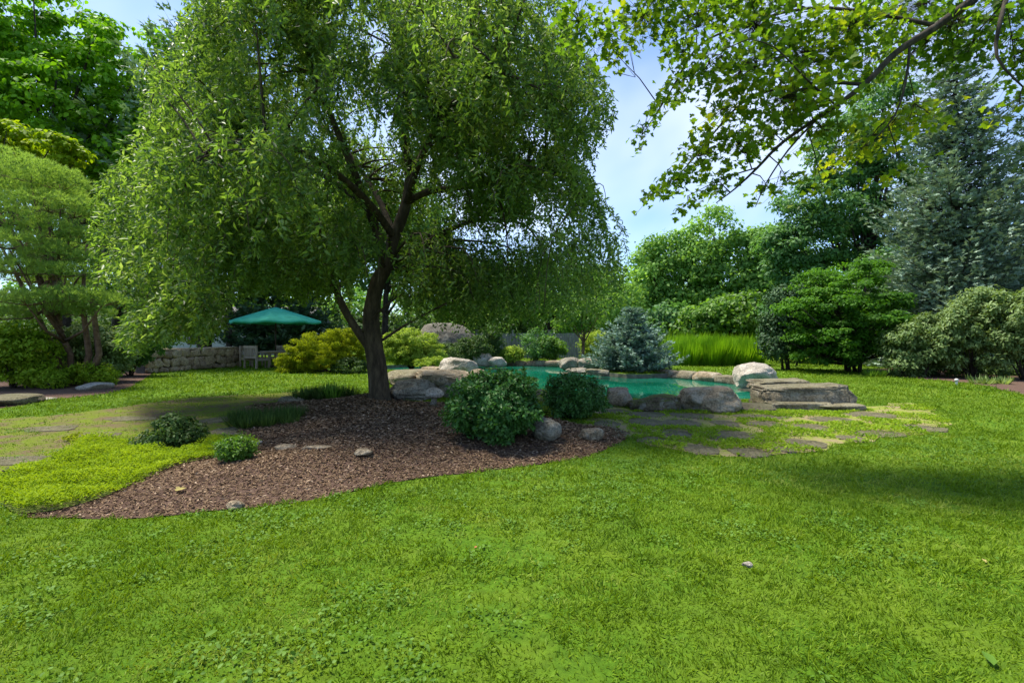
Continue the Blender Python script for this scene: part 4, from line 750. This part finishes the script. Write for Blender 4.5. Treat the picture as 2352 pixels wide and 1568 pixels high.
shrub('low_shrub', 'low dark leafy shrub beside the golden moss', 390, 1040, [(390, 1000, 62, 26), (350, 1015, 40, 20), (440, 1000, 36, 22), (400, 970, 40, 16)], L_UND, 120, 60, .11, .05, stem=.01, tm=T_OVAL, Yo=6.9)
shrub('low_shrub', 'light green sprig at the foot of the low leafy shrub', 338, 1042, [(335, 1030, 18, 8)], LM, 10, 26, .05, .045, stem=.004, tm=T_OVAL, Yo=6.5, cat='plant')
shrub('low_shrub', 'small green tuft on the back corner of the golden moss', 180, 1018, [(180, 1008, 36, 9)], L_GOLD, 24, 40, .08, .04, stem=.005, Yo=7.2, cat='plant')
# left border
shrub('lime_shrub', 'tall leafy light-green shrub at the left picture edge', 30, 895, [(20, 765, 60, 28), (50, 805, 70, 34), (-10, 820, 50, 40), (40, 860, 70, 28), (95, 850, 36, 26)], L_LIME, 190, 60, .24, .11, Yo=14.2, tm=T_OVAL, up=.9)
shrub('dark_shrub', 'olive-green broadleaf shrub below the light pine', 195, 868, [(190, 795, 80, 34), (150, 830, 60, 30), (250, 825, 44, 34), (110, 780, 60, 28), (235, 780, 44, 22), (200, 768, 70, 20), (275, 795, 40, 30)], L_RHO, 260, 80, .22, .10, Yo=16.0, tm=T_OVAL, up=.9)
shrub('lime_shrub', 'bright lime mound in front of the olive shrub', 190, 884, [(195, 858, 56, 22), (160, 866, 40, 20), (232, 862, 34, 22)], L_LIME, 90, 70, .18, .08, Yo=15.1)
shrub('lime_shrub', 'small lime shrub at the front of the left border', 122, 896, [(122, 872, 26, 22)], L_LIME, 34, 60, .13, .07, Yo=14.0)
shrub('weeping_shrub', 'dark leafy shrub in front of the stone wall', 300, 858, [(300, 800, 50, 40), (260, 820, 40, 34), (350, 785, 40, 24)], L_DARK, 120, 70, .26, .11, Yo=18.2, tm=T_OVAL)
# golden mounds
shrub('laceleaf_maple', 'golden lace-leaf maple mound left of the weeping tree trunk', 760, 858, [(750, 785, 72, 26), (705, 808, 56, 26), (795, 800, 46, 36), (672, 832, 36, 20), (740, 820, 70, 26), (785, 768, 40, 16), (690, 845, 50, 12)], L_GOLD, 380, 130, .2, .085, Yo=20.2, flat=.45, up=.8, ratio=.32, droop=.8, stem=.05)
shrub('laceleaf_maple', 'lime-gold mounded shrub right of the weeping tree trunk', 945, 840, [(945, 782, 60, 30), (985, 808, 38, 24), (915, 800, 42, 32), (955, 812, 56, 24)], L_GOLD2, 330, 120, .2, .085, Yo=22.5, flat=.6, up=.8, ratio=.5, droop=.5, stem=.05)
shrub('creeping_shrub', 'lime creeping plant spilling beside the white-topped boulder', 985, 846, [(985, 832, 36, 9), (1010, 826, 22, 7)], L_GOLD2, 60, 50, .12, .07, Yo=21, zb=0, cat='plant')
shrub('dark_shrub', 'dark low shrub tucked between the golden mound and the trunk', 800, 858, [(805, 842, 40, 17)], L_UND, 60, 70, .2, .08, Yo=19.6)
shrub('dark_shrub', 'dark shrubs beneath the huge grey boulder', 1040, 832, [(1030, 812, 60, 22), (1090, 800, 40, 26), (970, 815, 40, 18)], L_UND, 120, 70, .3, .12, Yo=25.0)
for px, yb, lb, m, lab in [(1110, 826, [(1110, 800, 34, 24), (1130, 775, 24, 26)], L_UND, 'dark shrub behind the pair of pale boulders'),
                          (1180, 828, [(1175, 812, 26, 14)], L_GOLD2, 'small pale green plant on the far bank'),
                          (1230, 826, [(1235, 790, 34, 34)], L_DARK, 'dark evergreen shrub before the board fence, left one'),
                          (1275, 826, [(1270, 798, 30, 24)], LM, 'mid-green shrub before the board fence, right one'),
                          (1385, 830, [(1370, 790, 34, 30), (1360, 810, 20, 14)], L_GOLD2, 'yellow-green shrub just left of the low blue spruce')]:
    shrub('bank_shrub', lab, px, yb, lb, m, 50*len(lb), 70, .3, .12, Yo=27, group='shrubs on the far bank')
# small tree trunk on the far bank
broadleaf('small_tree', 'thin-stemmed small tree on the far bank by the grey rocks', 'tree', 1337, 25, [(1320, 730, 50, 26), (1350, 715, 50, 30)], LM, 60, 60, .4, .15, .10, m_bark3)
broadleaf('young_tree', 'young tree with a thin black stem on the far lawn', 'tree', 1830, 24, [(1815, 788, 22, 12), (1835, 780, 20, 12)], L_LIME, 16, 26, .25, .13, .045, m_bark2)
# distant wood closing the view
wz = []
for i in range(34):
    px = -500+i*100; Y = 62+rng.uniform(-6, 6); top = 690 if 1060 < px < 1460 else 660 if px < 1800 else 560; s = Y/F
    wz.append((W(px, (top+800)/2, Y), np.array([75*s, 3, (820-top)/2*s])))
P, N, R = clump_cloud(wz, 1500, 60, 1.6, .8, .5, .3); k = P[:, 2] > .1; P, N, R = P[k], N[k], R[k]; n = len(P)
tag(cards('distant_woods', P, nrm(np.cross(N, rdir(n))), N, rng.uniform(.4, .8, n), rng.uniform(.3, .5, n), T_DIA, L_FAR, None, R), kind='stuff')
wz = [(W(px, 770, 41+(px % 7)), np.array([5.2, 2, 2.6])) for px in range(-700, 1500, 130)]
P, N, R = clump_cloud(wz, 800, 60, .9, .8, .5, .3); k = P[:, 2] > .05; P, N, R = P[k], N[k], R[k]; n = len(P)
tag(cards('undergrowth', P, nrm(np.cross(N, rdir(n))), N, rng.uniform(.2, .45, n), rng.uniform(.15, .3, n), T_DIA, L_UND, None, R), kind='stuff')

# ------------------------------------------------------------ built things
m_teak = simplemat('weathered_teak', [(0.24, 0.18, 0.125), (0.36, 0.28, 0.20), (0.46, 0.37, 0.28)], 20, .85, .4, .005, (1, 1, .15))
m_green = simplemat('green_canvas', [(0.02, 0.27, 0.16), (0.03, 0.34, 0.21), (0.05, 0.41, 0.27)], 3, .8, .3, .02)
m_pole = simplemat('dark_pole_wood', [(0.03, 0.018, 0.012), (0.06, 0.035, 0.022)], 10, .6)
m_metal = simplemat('pale_light_metal', [(0.5, 0.5, 0.46), (0.7, 0.7, 0.65)], 10, .4)
m_white = simplemat('white_painted_siding', [(0.62, 0.63, 0.62), (0.75, 0.76, 0.75)], 3, .7)
m_roof = simplemat('grey_shingle', [(0.12, 0.12, 0.12), (0.2, 0.2, 0.2)], 12, .9)
m_fence = simplemat('grey_fence_boards', [(0.10, 0.10, 0.095), (0.17, 0.17, 0.16), (0.24, 0.24, 0.225)], 5, .9, .3, .01, (2, 2, .3))
m_glass, nt, out = newmat('window_glass'); princ(nt, out, (0.03, 0.04, 0.045), .08, None, .6)
def umbrella():
    Y = 23.2; cx = (633-HX)/F*Y; t = thing('garden_umbrella', 'green canvas garden umbrella over the teak table', 'umbrella', (cx, Y, 0)); zt = CZ-(705-HY)/F*Y; ze = CZ-(737-HY)/F*Y; R = 1.95
    mb = MB(); n = 8; V = [(cx, Y, zt)]; S_ = 10; Fs = []; m = 5
    for r in range(1, m+1):
        f = r/m
        for k in range(n*S_):
            a = 2*math.pi*k/(n*S_)+.25; kk = (k % S_)/S_; rib = abs(kk-.5)*2; fl = math.cos(math.pi/n)/math.cos((kk-.5)*2*math.pi/n)
            V.append((cx+math.cos(a)*R*f*fl, Y+math.sin(a)*R*f*fl, zt-(zt-ze)*f**1.05-.06*(1-rib)*math.sin(f*math.pi*.5)))
    for r in range(m):
        for k in range(n*S_):
            k2 = (k+1) % (n*S_)
            if r == 0: Fs.append((0, 1+k, 1+k2))
            else: a0 = 1+(r-1)*n*S_; b0 = 1+r*n*S_; Fs.append((a0+k, b0+k, b0+k2, a0+k2))
    q = len(V); b0 = 1+(m-1)*n*S_
    for k in range(n*S_): x, y, z = V[b0+k]; V.append((x*1.0, y, z-.10))
    for k in range(n*S_): k2 = (k+1) % (n*S_); Fs.append((b0+k, q+k, q+k2, b0+k2))
    mb.add(V, Fs); c = mb.build('canopy', m_green, t); mo = c.modifiers.new('s', 'SOLIDIFY'); mo.thickness = .006
    mb = MB(); mb.tube([(cx, Y, .1), (cx, Y, zt+.03)], [.03, .03], 10); mb.build('pole', m_pole, t)
    mb = MB(); mb.tube([(cx, Y, zt), (cx, Y, zt+.06), (cx, Y, zt+.10)], [.03, .045, .01], 10); mb.build('finial', m_pole, t)
    for k in range(8): a = 2*math.pi*k/8+.25; mb = MB(); mb.tube([(cx, Y, zt-.05), (cx+math.cos(a)*R*.98, Y+math.sin(a)*R*.98, ze-.03)], [.012, .01], 6); mb.build('rib', m_pole, t)
    mb = MB(); mb.tube([(cx, Y, 0), (cx, Y, .06), (cx, Y, .09), (cx, Y, .3)], [.28, .28, .08, .05], 20); mb.build('base', m_pole, t)
    return cx, Y
ux, uy = umbrella()
t = thing('patio_table', 'round teak table under the green umbrella', 'table', (ux, uy, 0)); mb = MB()
V, Fs = [], []; 
mb.tube([(ux, uy, .70), (ux, uy, .74)], [.62, .62], 28); mb.build('table_top', m_teak, t, smooth=False)
mb = MB(); mb.tube([(ux, uy, .62), (ux, uy, .697)], [.5, .5], 20); mb.build('apron', m_teak, t, smooth=False)
for a in range(4): q = a*math.pi/2+.5; mb = MB(); mb.box((ux+.42*math.cos(q), uy+.42*math.sin(q), .31), (.06, .06, .62), q); mb.build('leg', m_teak, t, smooth=False)
def chair0():
    t = thing('garden_chair', 'slatted teak armchair with its back to the lawn', 'chair', (0, 0, 0), 'teak chairs around the garden table')
    def bx(nm, c, s, **k): m = MB(); m.box(c, s, **k); return m.build(nm, m_teak, t, smooth=False)
    w, d = .72, .6
    for sx in (-1, 1):
        bx('leg', (sx*w/2, -d/2, .48), (.06, .06, .96)); bx('leg', (sx*w/2, d/2, .32), (.06, .06, .64)); bx('armrest', (sx*w/2, .02, .66), (.08, d+.04, .035))
        bx('side_rail', (sx*w/2, 0, .36), (.035, d-.06, .08))
    bx('top_rail', (0, -d/2, .90), (w-.06, .045, .10)); bx('lower_rail', (0, -d/2, .46), (w-.06, .04, .07))
    m = MB()
    for i in range(7): m.box((-.27+.09*i, -d/2, .672), (.045, .02, .355))
    m.build('backrest', m_teak, t, smooth=False); m = MB()
    for i in range(6): m.box((0, -.22+.095*i, .42), (w-.065, .075, .022))
    m.build('seat', m_teak, t, smooth=False); bx('front_rail', (0, d/2, .36), (w-.06, .035, .08)); return t
ch = chair0()
def copytree(o, parent=None):
    c = o.copy(); COL.objects.link(c)
    if parent: c.parent = parent
    for k in list(o.children): copytree(k, c)
    return c
def placech(o, x, y, rz, lab, s=1.0): o.location = (x, y, 0); o.rotation_euler = (0, 0, rz); o['label'] = lab; o.scale = (s, s, s)
cp = G(590, 845); c1, c2, c3 = [copytree(ch) for _ in range(3)]
placech(ch, cp[0], cp[1], -.45, 'slatted teak armchair with its back to the lawn, left of the table', 1.04)
placech(c1, ux+1.05, uy-.55, 1.1, 'teak armchair half hidden behind the golden maple mound')
placech(c2, ux-.3, uy+1.2, math.pi, 'teak armchair on the far side of the round table')
placech(c3, ux-1.35, uy+.5, -1.7, 'teak armchair at the left end of the table, seen side-on')
# statue
def ornament():
    b = GB(996, 934); s = b[1]/F; t = thing('stone_ornament', 'small mossy stone garden ornament with domed cap on a narrow stem by the grey boulder', 'ornament', b)
    def ring(lst, nm, sides=18, mat=R_GREY):
        V = []; 
        for (dx, z, rx) in lst:
            for k in range(sides): a = 2*math.pi*k/sides; r = rx*s*(1+.10*mn.noise(Vector((math.cos(a)*2, math.sin(a)*2, z*.2)))); V.append((b[0]+dx*s+math.cos(a)*r, b[1]+math.sin(a)*r*.9, b[2]+z*s))
        m = MB(); m.add(V, [(i*sides+k, i*sides+(k+1) % sides, (i+1)*sides+(k+1) % sides, (i+1)*sides+k) for i in range(len(lst)-1) for k in range(sides)]+[tuple(range(sides))[::-1], tuple((len(lst)-1)*sides+k for k in range(sides))]); m.build(nm, mat, t)
    ring([(-4, -1, 15), (-4, 2, 14), (-2, 5, 9)], 'base', mat=R_MOSS)
    ring([(-2, 4, 7), (0, 10, 7.5), (1, 16, 6), (2, 23, 8), (2, 28, 9)], 'stem')
    ring([(2, 22, 17), (2, 25, 20), (2, 31, 22), (1, 38, 18), (0, 43, 10), (0, 45, 2)], 'cap', mat=R_PALE)
ornament()
# path light
b = G(2197, 884); t = thing('path_light', 'small pale cylindrical path light at the edge of the right border', 'light', b); mb = MB(); mb.tube([b, b+[0, 0, .12]], [.03, .03], 12); mb.build('post', m_metal, t); mb = MB(); mb.tube([b+[0, 0, .12], b+[0, 0, .17], b+[0, 0, .19]], [.055, .05, .02], 14); mb.build('cap', m_metal, t)
# stone wall
def wall():
    A = G(336, 858); B = G(545, 842); d = nrm((B-A)[None, :])[0]; Ln = np.linalg.norm(B-A); nrmv = np.array([-d[1], d[0], 0]); h = .86
    t = thing('stone_wall', 'low tan fieldstone wall left of the teak chairs', 'wall', A); mb = MB(); c = (A+B)/2+nrmv*.3; mb.box((c[0], c[1], h/2-.02), (Ln, .44, h-.04), math.atan2(d[1], d[0])); mb.build('mortar_core', simplemat('dark_mortar', [(0.05, 0.04, 0.03), (0.1, 0.08, 0.06)], 20), t, smooth=False)
    mats = [rockmat('wall_stone_a', [(0.32, 0.22, 0.13), (0.47, 0.36, 0.23), (0.58, 0.47, 0.33)], 0, 4, .1), rockmat('wall_stone_b', [(0.22, 0.15, 0.09), (0.34, 0.25, 0.17), (0.46, 0.36, 0.26)], 0, 4, .1)]
    V0, F0 = ico(3); mbs = [MB(), MB()]
    for face in (0.06, .54):
        z = 0
        while z < h-.05:
            hh = min(rng.uniform(.2, .36), h-z); x = 0
            while x < Ln:
                w_ = rng.uniform(.22, .6); V = np.sign(V0)*np.abs(V0)**.55*np.array([w_*.5, .10, hh*.5]); V = V*(1+.45*np.array([mn.noise(Vector(v)*6+Vector((x*3, z*3, face*9))) for v in V]))[:, None]; ra = rng.uniform(-.3, .3); V = np.column_stack([V[:, 0]*math.cos(ra)-V[:, 2]*math.sin(ra), V[:, 1], V[:, 0]*math.sin(ra)+V[:, 2]*math.cos(ra)])
                cc = A+d*(x+w_/2)+nrmv*face; mbs[int(rng.random() < .5)].add(cc+V[:, :1]*d+V[:, 1:2]*nrmv+np.array([0, 0, 1])*(V[:, 2:3]+z+hh/2+rng.uniform(-.02, .02)), F0); x += w_*.97
            z += hh*.96
    x = 0
    while x < Ln: w_ = rng.uniform(.4, .8); V = np.sign(V0)*np.abs(V0)**.5*np.array([w_*.5, .32, .05]); cc = A+d*(x+w_/2)+nrmv*.3; mbs[0].add(cc+V[:, :1]*d+V[:, 1:2]*nrmv+np.array([0, 0, 1])*(V[:, 2:3]+h+.02), F0); x += w_*.97
    mbs[0].build('tan_stones', mats[0], t); mbs[1].build('brown_stones', mats[1], t)
wall()
# white cottage far behind
def house():
    Y = 37; x0 = (385-HX)/F*Y; x1 = (690-HX)/F*Y; cx = (x0+x1)/2; t = thing('white_cottage', 'white cottage glimpsed behind the foliage and stone wall', 'house', (cx, Y, 0)); w = x1-x0; h = 2.3
    mb = MB(); mb.box((cx, Y+2.5, h/2), (w, 5, h)); 
    for i in range(14): mb.box((cx, Y-.006, .1+i*.16), (w+.01, .012, .02))
    mb.build('wall', m_white, t, smooth=False)
    mb = MB(); mb.add([(x0-.4, Y-.4, h), (x1+.4, Y-.4, h), (x1+.4, Y+5.4, h), (x0-.4, Y+5.4, h), (x0-.4, Y+2.5, h+1.3), (x1+.4, Y+2.5, h+1.3)], [(0, 1, 5, 4), (2, 3, 4, 5), (0, 4, 3), (1, 2, 5), (0, 3, 2, 1)]); mb.build('roof', m_roof, t, smooth=False)
    for wx in (.2, .5, .8):
        c = x0+w*wx; mb = MB()
        for s_ in ((-.5, 0, .07, 1.2), (.5, 0, .07, 1.2)): mb.box((c+s_[0], Y-.03, 1.3), (.07, .05, 1.2))
        for zz in (.70, 1.3, 1.9): mb.box((c, Y-.031, zz), (.93, .046, .06))
        f = mb.build('window', m_white, t, smooth=False); mb = MB(); mb.box((c, Y-.022, 1.3), (.93, .02, 1.14)); mb.build('pane', m_glass, f, smooth=False)
        f.children[0].location = (f.location[0], f.location[1], f.location[2]); f.children[0].data.transform(__import__('mathutils').Matrix.Translation((-t.location[0], -t.location[1], -t.location[2])))
house()
def fence():
    Y = 31; x0 = (1095-HX)/F*Y; x1 = (1345-HX)/F*Y; t = thing('board_fence', 'weathered grey board fence behind the far pool bank', 'fence', ((x0+x1)/2, Y, 0)); mb = MB(); x = x0
    while x < x1: mb.box((x+.07, Y, .8+rng.uniform(-.01, .01)), (.135, .022, 1.5)); x += .15
    mb.build('boards', m_fence, t, smooth=False); mb = MB()
    for z in (.35, 1.25): mb.box(((x0+x1)/2, Y+.04, z), (x1-x0, .05, .09))
    mb.build('rails', m_fence, t, smooth=False)
    for i in range(4): mb = MB(); xx = x0+(x1-x0)*i/3; mb.box((xx, Y+.02, .85), (.12, .14, 1.7)); mb.box((xx, Y+.02, 1.72), (.16, .18, .04)); mb.build('post', m_fence, t, smooth=False)
fence()
# fallen leaves
m_fl = leafmat('fallen_leaf', [(0.30, 0.26, 0.08), (0.42, 0.36, 0.13)], .2, .2, .6)
for px, py, L_, lab, tm_, m_ in [(403, 1133, .10, 'yellowish fallen leaf lying on the mulch', T_MAPLE, m_fl), (2283, 1540, .11, 'broad oval weed leaf in the near right lawn', T_OVAL, m_clover), (2265, 1300, .06, 'narrow pale leaf in the right-hand lawn', T_OVAL, m_fl), (1090, 1266, .035, 'small reddish dead leaf in the middle of the lawn', T_OVAL, simplemat('dead_leaf', [(.3, .1, .04), (.4, .16, .06)])), (470, 1475, .07, 'wide green weed leaf in the near left lawn', T_OVAL, m_clover)]:
    p = GB(px, py); p[2] += .025; o = cards('leaf', p[None, :], np.array([[.4, .9, .12]]), np.array([[.1, -.25, 1.]]), np.array([L_]), np.array([L_*(.75 if tm_ is T_MAPLE else .5)]), tm_, m_, None, np.array([.6]), origin=p); tag(o, lab, 'leaf')

# ------------------------------------------------------------ light, sky, camera
EL, AZ = 66.0, -60.0     # sun high on the left (azimuth clockwise from +Y)
sd = bpy.data.lights.new('sun', 'SUN'); sd.energy = 4.3; sd.angle = math.radians(11); sd.color = (1, .93, .79)
so = bpy.data.objects.new('sun', sd); COL.objects.link(so); dv = Vector((math.sin(math.radians(AZ))*math.cos(math.radians(EL)), math.cos(math.radians(AZ))*math.cos(math.radians(EL)), math.sin(math.radians(EL))))
so.rotation_euler = dv.to_track_quat('Z', 'Y').to_euler(); so.location = (0, 0, 30)
wd = bpy.data.worlds.new('World'); SC.world = wd; wd.use_nodes = True; nt = wd.node_tree; nt.nodes.clear()
wo = nt.nodes.new('ShaderNodeOutputWorld'); bg = nt.nodes.new('ShaderNodeBackground'); sky = nt.nodes.new('ShaderNodeTexSky'); sky.sky_type = 'NISHITA'; sky.sun_disc = False
sky.sun_elevation = math.radians(EL); sky.sun_rotation = math.radians(AZ); sky.air_density = 1.0; sky.dust_density = 0.6; sky.ozone_density = 1.5
tc = nt.nodes.new('ShaderNodeTexCoord'); mp = nt.nodes.new('ShaderNodeMapping'); mp.inputs['Scale'].default_value = (1, 1, 1.7); nt.links.new(tc.outputs['Generated'], mp.inputs[0])
cn = noise_n(nt, 1.7, 4, .5, mp.outputs[0], .2); cf = ramp(nt, cn, [(0.48, (0.0, .0, .0)), (0.74, (.62, .62, .62))])
colr = mixc(nt, cf, mixc(nt, 1.0, sky.outputs[0], (0.68, .83, 1.03), "MULTIPLY"), (6.0, 6.3, 6.9)); nt.links.new(colr, bg.inputs[0]); bg.inputs[1].default_value = 0.115; nt.links.new(bg.outputs[0], wo.inputs[0])
cam = bpy.data.cameras.new('camera'); cam.lens = 18; cam.sensor_width = 36; cam.clip_end = 2000; cam.clip_start = .05; cam.shift_y = -17/2352
co = bpy.data.objects.new('camera', cam); COL.objects.link(co); co.location = (0, 0, CZ); co.rotation_euler = (math.pi/2, 0, 0); SC.camera = co
SC.view_settings.view_transform = 'Standard'; SC.view_settings.look = 'None'; SC.view_settings.gamma = 1; SC.view_settings.exposure = 1.1
SC.render.engine = 'CYCLES'
SC.cycles.max_bounces = 7; SC.cycles.diffuse_bounces = 4; SC.cycles.transmission_bounces = 4
